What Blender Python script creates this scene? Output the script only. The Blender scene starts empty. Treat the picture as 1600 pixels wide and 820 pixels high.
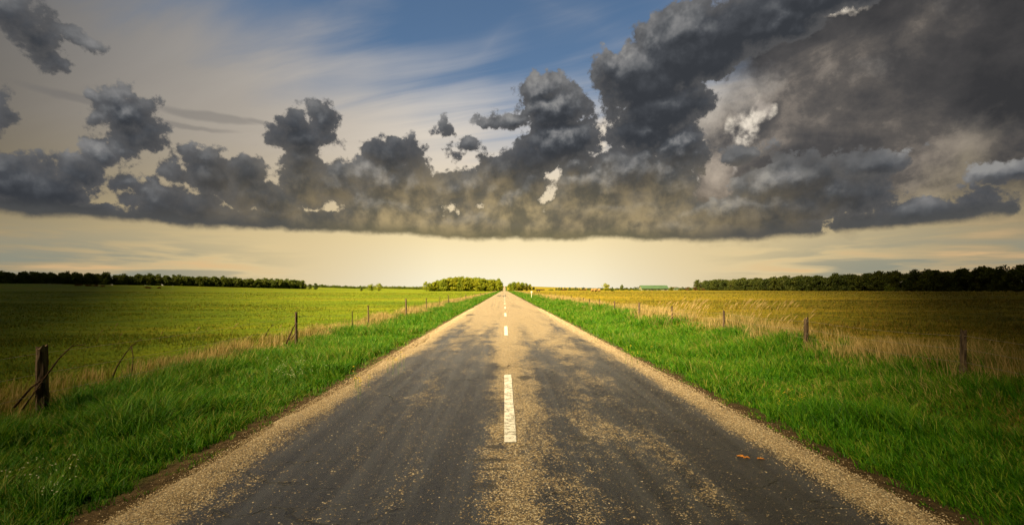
import bpy, math, random
import numpy as np

random.seed(7)
RS = np.random.RandomState(11)
SC = bpy.context.scene
COL = SC.collection
R = math.radians

# ------------------------------------------------------------------ camera
EYE = 1.6
FPX, VPX, HPY = 750.0, 788.0, 452.0        # focal length, vanishing point and horizon of the photo, in its pixels
cam_data = bpy.data.cameras.new('camera')
cam_data.sensor_width = 36.0
cam_data.lens = 36.0 * FPX / 1600.0
cam_data.shift_x = (800 - VPX) / 1600.0
cam_data.shift_y = (HPY - 410) / 1600.0
cam_data.clip_start = 0.05
cam_data.clip_end = 20000
cam = bpy.data.objects.new('camera', cam_data)
COL.objects.link(cam)
cam.location = (0, 0, EYE)
cam.rotation_euler = (R(90), 0, 0)
SC.camera = cam

# ------------------------------------------------------------------ sun, exposure
SUN_AZ, SUN_EL = -128.0, 41.0               # degrees: azimuth from the road's direction (+Y), left is negative
SUN_STRENGTH = 5.0
SUN_COL = (1.0, 0.77, 0.42)
SKY_STRENGTH = 0.1
sd = bpy.data.lights.new('sun', 'SUN')
sd.energy = SUN_STRENGTH
sd.angle = R(0.5)
sd.color = SUN_COL
sun = bpy.data.objects.new('sun', sd)
COL.objects.link(sun)
sun.rotation_euler = (R(90 - SUN_EL), 0, R(180 - SUN_AZ) )
SC.view_settings.view_transform = 'Standard'
SC.view_settings.look = 'None'
EXPOSURE = 2.1
SC.view_settings.exposure = EXPOSURE
SC.view_settings.gamma = 1.0
SC.view_settings.use_curve_mapping = False
SC.cycles.use_adaptive_sampling = True
SC.cycles.adaptive_threshold = 0.012
SC.cycles.adaptive_min_samples = 12
SC.cycles.use_denoising = True
SC.cycles.max_bounces = 6
SC.cycles.diffuse_bounces = 3
SC.cycles.glossy_bounces = 2
SC.cycles.transmission_bounces = 3
SC.cycles.transparent_max_bounces = 12
SC.cycles.sample_clamp_indirect = 4.0

# ------------------------------------------------------------------ node helpers
class NT:
    def __init__(s, nt):
        s.nt = nt
        nt.nodes.clear()
    def n(s, typ, **kw):
        nd = s.nt.nodes.new(typ)
        for k, v in kw.items():
            setattr(nd, k, v)
        return nd
    def put(s, sock, v):
        if v is None:
            return
        if hasattr(v, 'is_output') or isinstance(v, bpy.types.NodeSocket):
            s.nt.links.new(v, sock)
        else:
            if isinstance(v, (tuple, list)) and len(v) == 3 and sock.type == 'RGBA':
                v = tuple(v) + (1,)
            sock.default_value = v
    def m(s, op, a, b=None, c=None, clamp=False):
        nd = s.n('ShaderNodeMath', operation=op, use_clamp=clamp)
        s.put(nd.inputs[0], a); s.put(nd.inputs[1], b); s.put(nd.inputs[2], c)
        return nd.outputs[0]
    def v(s, op, a, b=None, c=None):
        nd = s.n('ShaderNodeVectorMath', operation=op)
        s.put(nd.inputs[0], a); s.put(nd.inputs[1], b)
        if c is not None: s.put(nd.inputs[2], c)
        return nd.outputs['Value'] if op in ('LENGTH', 'DOT_PRODUCT', 'DISTANCE') else nd.outputs[0]
    def scale(s, a, k):
        nd = s.n('ShaderNodeVectorMath', operation='SCALE')
        s.put(nd.inputs[0], a); s.put(nd.inputs['Scale'], k)
        return nd.outputs[0]
    def sep(s, a):
        nd = s.n('ShaderNodeSeparateXYZ'); s.put(nd.inputs[0], a)
        return nd.outputs[0], nd.outputs[1], nd.outputs[2]
    def comb(s, x, y, z):
        nd = s.n('ShaderNodeCombineXYZ')
        s.put(nd.inputs[0], x); s.put(nd.inputs[1], y); s.put(nd.inputs[2], z)
        return nd.outputs[0]
    def ss(s, x, lo, hi, a=0.0, b=1.0):
        nd = s.n('ShaderNodeMapRange', interpolation_type='SMOOTHSTEP')
        s.put(nd.inputs['Value'], x); s.put(nd.inputs['From Min'], lo); s.put(nd.inputs['From Max'], hi)
        s.put(nd.inputs['To Min'], a); s.put(nd.inputs['To Max'], b)
        return nd.outputs[0]
    def lin(s, x, lo, hi, a=0.0, b=1.0):
        nd = s.n('ShaderNodeMapRange')
        s.put(nd.inputs['Value'], x); s.put(nd.inputs['From Min'], lo); s.put(nd.inputs['From Max'], hi)
        s.put(nd.inputs['To Min'], a); s.put(nd.inputs['To Max'], b)
        return nd.outputs[0]
    def mix(s, f, a, b, blend='MIX'):
        nd = s.n('ShaderNodeMix', data_type='RGBA', blend_type=blend)
        s.put(nd.inputs[0], f); s.put(nd.inputs[6], a); s.put(nd.inputs[7], b)
        return nd.outputs[2]
    def noise(s, vec, scale, detail=4.0, rough=0.5, color=False, dist=0.0):
        nd = s.n('ShaderNodeTexNoise')
        s.put(nd.inputs['Vector'], vec); s.put(nd.inputs['Scale'], scale)
        s.put(nd.inputs['Detail'], detail); s.put(nd.inputs['Roughness'], rough)
        s.put(nd.inputs['Distortion'], dist)
        return nd.outputs['Color' if color else 'Fac']
    def vor(s, vec, scale, detail=0.0, rough=0.5, feature='F1', out='Distance', rand=1.0):
        nd = s.n('ShaderNodeTexVoronoi', feature=feature)
        nd.normalize = bool(detail)
        s.put(nd.inputs['Vector'], vec); s.put(nd.inputs['Scale'], scale)
        if detail: s.put(nd.inputs['Detail'], detail); s.put(nd.inputs['Roughness'], rough)
        s.put(nd.inputs['Randomness'], rand)
        return nd.outputs[out]
    def ramp(s, f, stops, interp='LINEAR'):
        nd = s.n('ShaderNodeValToRGB')
        cr = nd.color_ramp; cr.interpolation = interp
        while len(cr.elements) > 1: cr.elements.remove(cr.elements[-1])
        cr.elements[0].position = stops[0][0]; cr.elements[0].color = tuple(stops[0][1]) + (1,)
        for p, c in stops[1:]:
            e = cr.elements.new(p); e.color = tuple(c) + (1,)
        s.put(nd.inputs[0], f)
        return nd.outputs[0]

def lin3(r, g, b):
    f = lambda c: (c/255/12.92) if c <= 10 else ((c/255+0.055)/1.055)**2.4
    return (f(r), f(g), f(b))

# ------------------------------------------------------------------ sky (world shader on the view direction)
def sky_world():
    w = bpy.data.worlds.new('World')
    w.use_nodes = True
    T = NT(w.node_tree)
    D = T.n('ShaderNodeTexCoord').outputs['Generated']
    x, y, z = T.sep(D)
    az = T.m('ARCTAN2', x, y)
    el = T.m('ARCSINE', z)
    P = T.comb(az, el, 0.0)

    def ang(px, py):
        dx, dy = (px-VPX)/FPX, (HPY-py)/FPX
        return math.atan(dx), math.atan(dy/math.sqrt(1+dx*dx))
    def blobs(Pv, lst, power=None):
        acc = None
        for cx, cy, rx, ry in lst:
            a, e = ang(cx, cy)
            ra = abs(ang(cx+rx, cy)[0]-a) ; re = abs(ang(cx, cy-ry)[1]-e)
            q = T.v('MULTIPLY_ADD', Pv, (1/ra, 1/re, 0), (-a/ra, -e/re, 0))
            L = T.v('LENGTH', q)
            r = min(ra, re)*0.75 + 0.25*max(ra, re)
            sdv = T.m('MULTIPLY_ADD', L, r, -r)
            acc = sdv if acc is None else T.m('MINIMUM', acc, sdv)
        return acc

    nish = T.n('ShaderNodeTexSky', sky_type='NISHITA')
    nish.sun_disc = False
    nish.sun_elevation = R(SUN_EL)
    nish.sun_rotation = R(SUN_AZ)
    nish.air_density = 1.0; nish.dust_density = 0.6; nish.ozone_density = 1.5
    K = 1.0/SKY_STRENGTH/2**EXPOSURE
    def C(*c): return tuple(v for v in lin3(*c))

    # --- veil of high cloud over the blue
    zc = T.m('MAXIMUM', z, 0.06)
    pl = T.comb(T.m('DIVIDE', x, zc), T.m('DIVIDE', y, zc), 0.0)
    plr = T.n('ShaderNodeVectorRotate', rotation_type='Z_AXIS')
    T.put(plr.inputs['Vector'], pl); plr.inputs['Angle'].default_value = R(28)
    st = T.v('MULTIPLY', plr.outputs[0], (0.55, 2.2, 1))
    streak = T.noise(st, 1.1, 6, 0.55, dist=0.6)
    w0 = T.noise(D, 3.0, 3, 0.5, color=True)
    Pw = T.v('MULTIPLY_ADD', w0, (0.34, 0.14, 0), T.v('ADD', P, (-0.17, -0.07, 0)))
    blue_sd = blobs(Pw, [(520, -60, 230, 120), (700, 0, 240, 130), (850, 80, 160, 100), (960, 20, 120, 120), (760, -420, 500, 400)])
    blue = T.ss(T.m('ADD', blue_sd, T.m('MULTIPLY', T.m('SUBTRACT', streak, 0.5), 0.34)), 0.17, -0.10)
    elc = T.m('MAXIMUM', el, 0.0)
    veil = T.ramp(T.m('DIVIDE', elc, 1.2), [
        (0.0, C(255, 246, 220)), (0.04, C(255, 240, 202)), (0.085, C(252, 230, 180)), (0.13, C(238, 217, 178)),
        (0.22, C(224, 212, 196)), (0.32, C(208, 202, 196)), (0.45, C(180, 180, 184)), (0.62, C(96, 98, 106)), (1.0, C(70, 74, 84))])
    # dimmer away from the break in the cloud where the light comes through
    lat = T.ramp(T.m('DIVIDE', T.m('ABSOLUTE', T.m('SUBTRACT', az, 0.02)), math.pi), [
        (0.0, (1, 1, 1)), (0.05, (0.97, 0.97, 0.96)), (0.11, (0.80, 0.79, 0.77)), (0.17, (0.58, 0.575, 0.565)),
        (0.235, (0.36, 0.365, 0.37)), (0.27, (0.24, 0.245, 0.25)), (0.40, (0.12, 0.125, 0.13)), (1.0, (0.10, 0.10, 0.115))])
    lo = T.m('MULTIPLY', T.ss(el, 0.16, 0.05), T.ss(T.m('ABSOLUTE', az), 0.9, 0.2))
    veil = T.mix(1.0, veil, lat, 'MULTIPLY')
    vm = T.m('MULTIPLY_ADD', T.m('MULTIPLY', T.m('SUBTRACT', streak, 0.5), T.ss(el, 0.1, 0.25)), 0.22, 1.0)
    veil = T.mix(1.0, veil, T.comb(vm, vm, vm), 'MULTIPLY')
    base = T.mix(T.m('MULTIPLY', blue, 0.9), veil, T.mix(1.0, T.scale(nish.outputs[0], 0.078), (0.62, 1.0, 1.18), 'MULTIPLY'))

    # --- low streaks of far cloud near the horizon, towards the sides
    side = T.m('MULTIPLY', T.ss(el, 0.17, 0.05), T.ss(T.m('ABSOLUTE', az), 0.10, 0.55))
    base = T.mix(T.m('MULTIPLY', side, 0.75), base, T.mix(T.ss(T.m('ABSOLUTE', az), 0.45, 0.85), C(226, 200, 146), C(172, 154, 120)))
    hs = T.v('MULTIPLY', P, (1.0, 9.0, 1))
    hn = T.noise(hs, 4.5, 5, 0.55, dist=0.3)
    hmask = T.m('MULTIPLY', T.ss(el, 0.12, 0.03), T.ss(T.m('ABSOLUTE', az), 0.34, 0.66))
    base = T.mix(T.m('MULTIPLY', hmask, T.ss(hn, 0.56, 0.42, 0.0, 0.8)), base, C(134, 140, 128))
    base = T.mix(T.m('MULTIPLY', hmask, T.ss(hn, 0.53, 0.66, 0.0, 0.75)), base, C(226, 184, 132))
    wsd = blobs(T.v('MULTIPLY_ADD', T.noise(D, 9, 3, 0.5, color=True), (0.06, 0.03, 0), T.v('ADD', P, (-.03, -.015, 0))),
                [(110, 150, 60, 5), (330, 182, 60, 6), (300, 196, 45, 3), (400, 190, 30, 3)])
    base = T.mix(T.ss(wsd, 0.012, -0.006, 0.0, 0.4), base, C(105, 103, 103))

    # --- cloud fields
    warp1 = T.noise(D, 7.0, 2, 0.5, color=True)
    warp2 = T.noise(D, 26.0, 4, 0.55, color=True)
    def warped(Pv, k1, k2):
        a = T.v('MULTIPLY_ADD', warp1, (k1, k1, 0), T.v('ADD', Pv, (-k1/2-k2/2, -k1/2-k2/2, 0)))
        return T.v('MULTIPLY_ADD', warp2, (k2, k2, 0), a)

    fn = T.noise(D, 34.0, 7, 0.66)
    # grey sheet on the right with breaks in it
    Pm = warped(P, 0.16, 0.06)
    sheet_sd = blobs(Pm, [(1350, 190, 300, 150), (1560, 60, 420, 160), (1180, 280, 190, 90), (1300, 40, 250, 120), (1800, 180, 500, 140)])
    gap_sd = blobs(warped(P, 0.07, 0.075), [(1188, 176, 15, 24), (1166, 206, 18, 12), (1152, 244, 5, 14), (742, 338, 14, 12), (866, 322, 8, 30), (1086, 230, 9, 7),
                                            (1308, 4, 34, 12), (1076, 268, 9, 20), (948, 210, 14, 22)])
    mn = T.noise(T.v('MULTIPLY', P, (1.0, 1.7, 1)), 5.0, 6, 0.52, dist=0.5)
    mn2 = T.noise(D, 17.0, 7, 0.62, dist=0.12)
    s_al = T.ss(T.m('ADD', sheet_sd, T.m('MULTIPLY', T.m('SUBTRACT', mn2, 0.5), 0.12)), 0.05, -0.06)
    g_al = T.ss(T.m('ADD', gap_sd, T.m('MULTIPLY_ADD', T.m('SUBTRACT', mn2, 0.5), 0.03, T.m('MULTIPLY', T.m('SUBTRACT', fn, 0.5), 0.02))), -0.012, 0.010)
    sh_v = T.m('ADD', T.m('MULTIPLY', mn, 0.65), T.m('MULTIPLY', mn2, 0.35))
    lightpatch = blobs(Pm, [(1250, 110, 130, 60), (1190, 160, 90, 60), (1500, 262, 220, 36), (1390, 300, 90, 30), (1120, 250, 60, 80), (1250, 130, 60, 30)])
    sh_v = T.m('ADD', sh_v, T.ss(lightpatch, 0.05, -0.07, -0.02, 0.12))
    sheet = T.ramp(sh_v, [(0.38, C(66, 66, 68)), (0.50, C(84, 82, 82)), (0.57, C(104, 99, 95)), (0.64, C(142, 132, 122)), (0.74, C(186, 172, 156))])
    edge = T.ss(az, 0.35, 0.85, 1.0, 0.72)
    sheet = T.mix(1.0, sheet, T.comb(edge, edge, edge), 'MULTIPLY')
    sheet = T.mix(T.m('MULTIPLY', T.ss(el, 0.26, 0.09), T.ss(az, 0.75, 0.1, 0.0, 0.55)), sheet, C(168, 142, 96))
    gapc = T.mix(T.ss(T.m('MULTIPLY_ADD', fn, 0.4, T.m('MULTIPLY', mn2, 0.6)), 0.38, 0.60), C(236, 224, 206), C(168, 158, 148))
    gapf = T.m('SUBTRACT', 1.0, g_al)

    # cumulus
    CU = [(10, 285, 70, 40), (85, 292, 62, 36), (125, 268, 34, 22), (158, 246, 24, 18), (60, 325, 170, 16),
          (185, 158, 26, 20), (202, 182, 36, 28), (222, 212, 30, 22), (203, 230, 22, 16), (170, 186, 16, 10),
          (200, 286, 17, 10), (320, 246, 30, 17), (326, 274, 38, 30), (266, 264, 19, 13), (248, 312, 42, 24), (292, 322, 50, 20),
          (385, 270, 34, 22), (398, 298, 46, 26), (505, 184, 20, 23), (464, 190, 24, 17), (474, 212, 44, 20),
          (436, 214, 17, 9), (470, 245, 26, 26), (474, 284, 40, 30), (426, 308, 44, 24), (520, 290, 36, 30),
          (612, 244, 38, 24), (600, 280, 50, 36), (648, 288, 36, 34), (556, 276, 22, 20), (612, 325, 80, 30),
          (700, 296, 34, 26), (738, 296, 26, 28), (694, 205, 9, 6), (730, 230, 13, 9), (716, 246, 9, 6),
          (828, 292, 22, 34), (850, 136, 32, 22), (862, 172, 52, 38), (806, 186, 34, 11), (766, 188, 13, 10), (876, 222, 62, 42),
          (786, 272, 40, 32), (826, 250, 44, 26), (802, 314, 40, 34), (775, 290, 25, 25),
          (954, 102, 28, 28), (1000, 120, 66, 56), (1080, 70, 100, 62), (1180, 34, 120, 52), (1280, -20, 130, 46),
          (1030, 170, 76, 46), (1004, 206, 50, 34), (1060, 235, 44, 34), (934, 292, 68, 40), (990, 272, 66, 40),
          (1040, 285, 42, 44), (905, 262, 34, 20), (892, 296, 22, 34), (950, 335, 110, 30), (1236, 288, 96, 38), (1180, 332, 150, 30),
          (1310, 305, 70, 36), (1345, 262, 60, 20), (1450, 336, 84, 20), (1530, 320, 44, 18),
          (1380, 348, 80, 14), (1575, 270, 62, 12), (18, 26, 36, 22), (56, 58, 26, 13), (74, 82, 14, 10),
          (104, 54, 16, 4), (0, 165, 13, 20), (1224, 296, 12, 5), (1155, 238, 26, 8),
          (330, 352, 150, 26), (520, 362, 190, 34), (760, 370, 260, 38), (1020, 374, 260, 36), (60, 348, 170, 26)]
    billow = T.vor(D, 24.0, 3.0, 0.55)
    Dup = T.v('ADD', D, (-0.006, 0.0, 0.014))
    bil2 = T.vor(Dup, 24.0, 3.0, 0.55)
    Wa = warped(P, 0.045, 0.034)
    Wb = T.v('ADD', Wa, (-0.006, 0.016, 0))
    def field(Wv, bl, lst):
        f = T.m('MAXIMUM', blobs(Wv, lst), -0.040)
        return T.m('MULTIPLY_ADD', f, -32.0, T.m('MULTIPLY_ADD', bl, -2.3, 1.06))
    azn = T.lin(az, -1.0, 1.0)
    BL = [(0.0, 0.104), (0.12, 0.106), (0.25, 0.112), (0.35, 0.110), (0.45, 0.104), (0.55, 0.100), (0.66, 0.097), (0.75, 0.091), (0.82, 0.095), (0.9, 0.104), (1.0, 0.104)]
    baseln = T.m('MULTIPLY', T.m('ADD', T.ramp(azn, [(p, (q*4,)*3) for p, q in BL], 'B_SPLINE'), 0.0), 0.25)
    bn = T.noise(T.v('MULTIPLY', P, (1, 1.5, 1)), 5.0, 6, 0.60)
    hb = T.m('SUBTRACT', el, T.m('MULTIPLY_ADD', T.m('SUBTRACT', bn, 0.5), 0.034, baseln))
    cut = T.ss(T.m('MULTIPLY_ADD', T.m('SUBTRACT', mn2, 0.5), 0.014, T.m('MULTIPLY_ADD', T.m('SUBTRACT', fn, 0.5), 0.006, hb)), -0.004, 0.009)
    big = T.m('MULTIPLY', T.ss(T.noise(D, 6.5, 3, 0.5), 0.36, 0.62, 0.45, 1.35), T.ss(hb, 0.005, 0.07, 0.25, 1.0))
    warmf = T.m('MULTIPLY', T.ss(hb, 0.19, 0.012), T.ss(T.m('ABSOLUTE', T.m('SUBTRACT', az, 0.02)), 0.72, 0.05))
    warmn = T.ss(T.noise(D, 7.0, 6, 0.6, dist=0.15), 0.32, 0.60, 0.60, 1.0)
    under = T.mix(T.ss(T.m('MULTIPLY_ADD', fn, 0.25, T.m('MULTIPLY', mn2, 0.75)), 0.34, 0.68), C(118, 110, 88), C(198, 175, 128))
    dk = T.ss(hb, 0.034, 0.002, 0.0, 0.8)

    def cumulus(back_col, lst):
        f0 = field(Wa, billow, lst)
        f1 = field(Wb, bil2, lst)
        fz = T.m('MULTIPLY_ADD', T.m('SUBTRACT', fn, 0.5), 1.9, f0)
        alpha = T.m('MULTIPLY', T.ss(fz, -0.06, 0.30), cut)
        rel = T.m('SUBTRACT', f0, f1)
        lit = T.ss(T.m('ADD', rel, T.m('MULTIPLY_ADD', T.m('SUBTRACT', mn2, 0.5), 0.7, T.m('MULTIPLY', T.m('SUBTRACT', fn, 0.5), 0.7))), -0.45, 1.45)
        lit = T.m('MULTIPLY', lit, big)
        cum = T.ramp(lit, [(0.0, C(56, 59, 64)), (0.26, C(73, 76, 81)), (0.5, C(98, 100, 103)), (0.75, C(124, 124, 125)), (1.0, C(146, 145, 143))])
        cum = T.mix(T.ss(fz, 1.1, 0.1, 0.0, 0.22), cum, C(140, 136, 132))   # thin rims let the sky behind through
        cum = T.mix(T.m('MULTIPLY', warmf, warmn), cum, under)               # undersides near the break
        cum = T.mix(dk, cum, T.mix(T.ss(T.m('ABSOLUTE', az), 0.18, 0.5), C(110, 104, 78), C(82, 82, 80)))
        return T.mix(alpha, back_col, cum)

    def BG(col):
        b = T.n('ShaderNodeBackground')
        T.put(b.inputs['Color'], T.scale(col, K))
        b.inputs['Strength'].default_value = SKY_STRENGTH
        return b.outputs[0]
    def pick(cond, sh0, sh1):
        mx = T.n('ShaderNodeMixShader')
        T.put(mx.inputs[0], cond); T.put(mx.inputs[1], sh0); T.put(mx.inputs[2], sh1)
        return mx.outputs[0]
    # the sky is worked out sector by sector, so that each sector only weighs the clouds standing in it
    cuts = [-0.62, -0.36, -0.10, 0.12, 0.30, 0.50]
    edges = [-2.0] + cuts + [2.0]
    secs = []
    for k in range(len(edges)-1):
        lo_, hi_ = edges[k]-0.09, edges[k+1]+0.09
        sub = [b for b in CU if ang(b[0]+b[2], b[1])[0] > lo_ and ang(b[0]-b[2], b[1])[0] < hi_]
        if edges[k] >= 0.30: bk = T.mix(gapf, T.mix(s_al, base, sheet), gapc)
        elif edges[k+1] <= 0.12: bk = base
        else: bk = T.mix(gapf, T.mix(s_al, base, sheet), gapc)
        secs.append(BG(cumulus(bk, sub)))
    def tree(i, j):
        if j - i == 1: return secs[i]
        mid = (i+j)//2
        return pick(T.m('GREATER_THAN', az, cuts[mid-1]), tree(i, mid), tree(mid, j))
    clouds = tree(0, len(secs))
    low = BG(T.mix(T.ss(el, 0.0, -0.02), base, C(70, 72, 40)))
    front = pick(T.m('GREATER_THAN', el, 0.075), low, clouds)
    # towards and behind the viewer the sky is plain grey overcast
    ov = T.ramp(T.noise(D, 4.0, 4, 0.5), [(0.3, C(48, 51, 57)), (0.7, C(76, 79, 84))])
    ov = T.mix(T.ss(el, 0.0, -0.02), ov, C(50, 54, 30))
    away = T.m('GREATER_THAN', T.m('MAXIMUM', T.m('ABSOLUTE', az), T.m('MULTIPLY', el, 1.35)), 1.02)
    out = T.n('ShaderNodeOutputWorld')
    T.nt.links.new(pick(away, front, BG(ov)), out.inputs[0])
    w.cycles.sampling_method = 'NONE'
    SC.world = w

sky_world()

# ------------------------------------------------------------------ numbers and noise for placing
def vnoise(x, y, seed=0):
    xi = np.floor(x).astype(np.int64); yi = np.floor(y).astype(np.int64)
    fx = x-xi; fy = y-yi
    fx = fx*fx*(3-2*fx); fy = fy*fy*(3-2*fy)
    def h(a, b):
        n = (a*374761393 + b*668265263 + seed*1442695041) & 0xffffffff
        n = ((n ^ (n >> 13))*1274126177) & 0xffffffff
        return ((n ^ (n >> 16)) & 0xffff)/65535.0
    return (h(xi, yi)*(1-fx)+h(xi+1, yi)*fx)*(1-fy) + (h(xi, yi+1)*(1-fx)+h(xi+1, yi+1)*fx)*fy
def fbm(x, y, s, seed=0, oct=4):
    a, t, tot = 1.0, 0.0, 0.0
    for k in range(oct):
        t = t + a*vnoise(x*s*2**k, y*s*2**k, seed+k*17); tot += a; a *= 0.5
    return t/tot
def sst(x, a, b):
    t = np.clip((x-a)/(b-a), 0, 1)
    return t*t*(3-2*t)

ROAD_L, ROAD_R = -2.80, 3.08                 # outer edges of the gravelly shoulder
def road_z(y):                               # the road runs level, dips behind a crest and climbs a far rise
    return -3.4*sst(y, 460, 760) + 16.5*sst(y, 820, 1750)
def ground_z(x, y):
    x = np.asarray(x, float); y = np.asarray(y, float)
    d = np.where(x < 0, ROAD_L-x, x-ROAD_R)             # distance outside the road
    z = -3.4*sst(y, 460, 760)*np.exp(-(np.abs(x)/22.0)**2) + 16.5*sst(y, 820, 1750)*np.exp(-np.abs(x)/260.0) + 2.0*sst(y, 900, 2200)*(1-np.exp(-np.abs(x)/260.0))
    verge = -0.05 - 0.10*sst(d, 0.0, 0.9) - 0.10*sst(d, 1.0, 3.2) + 0.13*sst(d, 3.4, 6)
    verge = np.where(x > 0, verge + 0.34*sst(d, 2.2, 4.6), verge)
    verge = np.where(d < 0, -0.10, verge)
    bumps = (0.07*(fbm(x, y, 1.1, 3, 3)-0.5) + 0.16*(fbm(x, y, 0.42, 8, 2)-0.5))*sst(d, 0.25, 1.2)
    rise_l = 6.4*sst(-x, 120, 430)*sst(y, 80, 380)
    roll = 1.0*(fbm(x, y, 0.012, 9, 3)-0.5)*sst(d, 12, 120)
    return z + verge + bumps + rise_l + roll

# ------------------------------------------------------------------ mesh helpers
def new_obj(name, verts, faces, mat, parent=None, smooth=False):
    me = bpy.data.meshes.new(name)
    me.from_pydata([tuple(v) for v in verts], [], faces)
    if smooth: me.polygons.foreach_set('use_smooth', [True]*len(me.polygons))
    me.update()
    me.materials.append(mat)
    o = bpy.data.objects.new(name, me); COL.objects.link(o)
    if parent: o.parent = parent
    return o
def fast_mesh(name, V, F, mat, attrs=None, parent=None, smooth=False):
    """V (n,3) array, F list of (k,m) index arrays with m corners each"""
    me = bpy.data.meshes.new(name)
    me.vertices.add(len(V)); me.vertices.foreach_set('co', np.ascontiguousarray(V, dtype=np.float32).ravel())
    loops = np.concatenate([f.ravel() for f in F]).astype(np.int32)
    tot = np.concatenate([np.full(len(f), f.shape[1]) for f in F]).astype(np.int32)
    start = np.concatenate([[0], np.cumsum(tot)[:-1]]).astype(np.int32)
    me.loops.add(len(loops)); me.loops.foreach_set('vertex_index', loops)
    me.polygons.add(len(tot)); me.polygons.foreach_set('loop_start', start)
    if smooth: me.polygons.foreach_set('use_smooth', np.ones(len(tot), dtype=bool))
    me.update(calc_edges=True)
    for k, a in (attrs or {}).items():
        at = me.attributes.new(k, 'FLOAT', 'POINT'); at.data.foreach_set('value', np.ascontiguousarray(a, dtype=np.float32))
    me.materials.append(mat)
    o = bpy.data.objects.new(name, me); COL.objects.link(o)
    if parent: o.parent = parent
    return o
def tag(o, label=None, cat=None, group=None, kind=None):
    if label: o['label'] = label
    if cat: o['category'] = cat
    if group: o['group'] = group
    if kind: o['kind'] = kind
    return o
def empty(name, loc, rz=0.0):
    o = bpy.data.objects.new(name, None); COL.objects.link(o)
    o.location = loc; o.rotation_euler = (0, 0, rz)
    return o
def grid_mesh(xs, ys, zf):
    X, Y = np.meshgrid(xs, ys)
    V = np.stack([X.ravel(), Y.ravel(), zf(X, Y).ravel()], 1)
    n = len(xs); m = len(ys)
    i = (np.arange(m-1)[:, None]*n + np.arange(n-1)[None, :]).ravel()
    return V, [np.stack([i, i+1, i+1+n, i+n], 1)]
def tube(pts, rad, sides=7, cap=True):
    """verts, faces of a tube through pts with a radius at each"""
    V, F = [], []
    P = [np.array(p, float) for p in pts]
    for k, p in enumerate(P):
        t = P[min(k+1, len(P)-1)] - P[max(k-1, 0)]
        t /= np.linalg.norm(t)+1e-9
        a = np.cross(t, (0.3, 1, 0.1)); a /= np.linalg.norm(a); b = np.cross(t, a)
        for s in range(sides):
            th = 2*math.pi*s/sides
            V.append(p + rad[k]*(math.cos(th)*a+math.sin(th)*b))
    for k in range(len(P)-1):
        for s in range(sides):
            q = (s+1) % sides
            F.append((k*sides+s, k*sides+q, (k+1)*sides+q, (k+1)*sides+s))
    if cap:
        F.append(tuple(range(sides))[::-1]); F.append(tuple((len(P)-1)*sides+s for s in range(sides)))
    return V, F
def join_vf(lst):
    V, F = [], []
    for v, f in lst:
        b = len(V); V += list(v); F += [tuple(i+b for i in q) for q in f]
    return V, F

# ------------------------------------------------------------------ materials
def mat(name):
    m = bpy.data.materials.new(name); m.use_nodes = True
    return m, NT(m.node_tree)
def finish(T, col, rough=0.9, bump=None, bump_s=0.3, bump_d=0.02, spec=0.3, trans=0.0, tcol=None, alpha=None):
    p = T.n('ShaderNodeBsdfPrincipled')
    T.put(p.inputs['Base Color'], col); T.put(p.inputs['Roughness'], rough); T.put(p.inputs['Specular IOR Level'], spec)
    if bump is not None:
        b = T.n('ShaderNodeBump'); T.put(b.inputs['Height'], bump)
        b.inputs['Strength'].default_value = bump_s; b.inputs['Distance'].default_value = bump_d
        T.nt.links.new(b.outputs[0], p.inputs['Normal'])
    if alpha is not None: T.put(p.inputs['Alpha'], alpha)
    sh = p.outputs[0]
    if trans > 0:
        t = T.n('ShaderNodeBsdfTranslucent'); T.put(t.inputs['Color'], tcol if tcol is not None else col)
        mx = T.n('ShaderNodeMixShader'); mx.inputs[0].default_value = trans
        T.nt.links.new(sh, mx.inputs[1]); T.nt.links.new(t.outputs[0], mx.inputs[2]); sh = mx.outputs[0]
    o = T.n('ShaderNodeOutputMaterial'); T.nt.links.new(sh, o.inputs[0])
    return p
def pos(T): return T.n('ShaderNodeNewGeometry').outputs['Position']
def attr(T, name): 
    a = T.n('ShaderNodeAttribute'); a.attribute_name = name
    return a.outputs['Fac']

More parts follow.
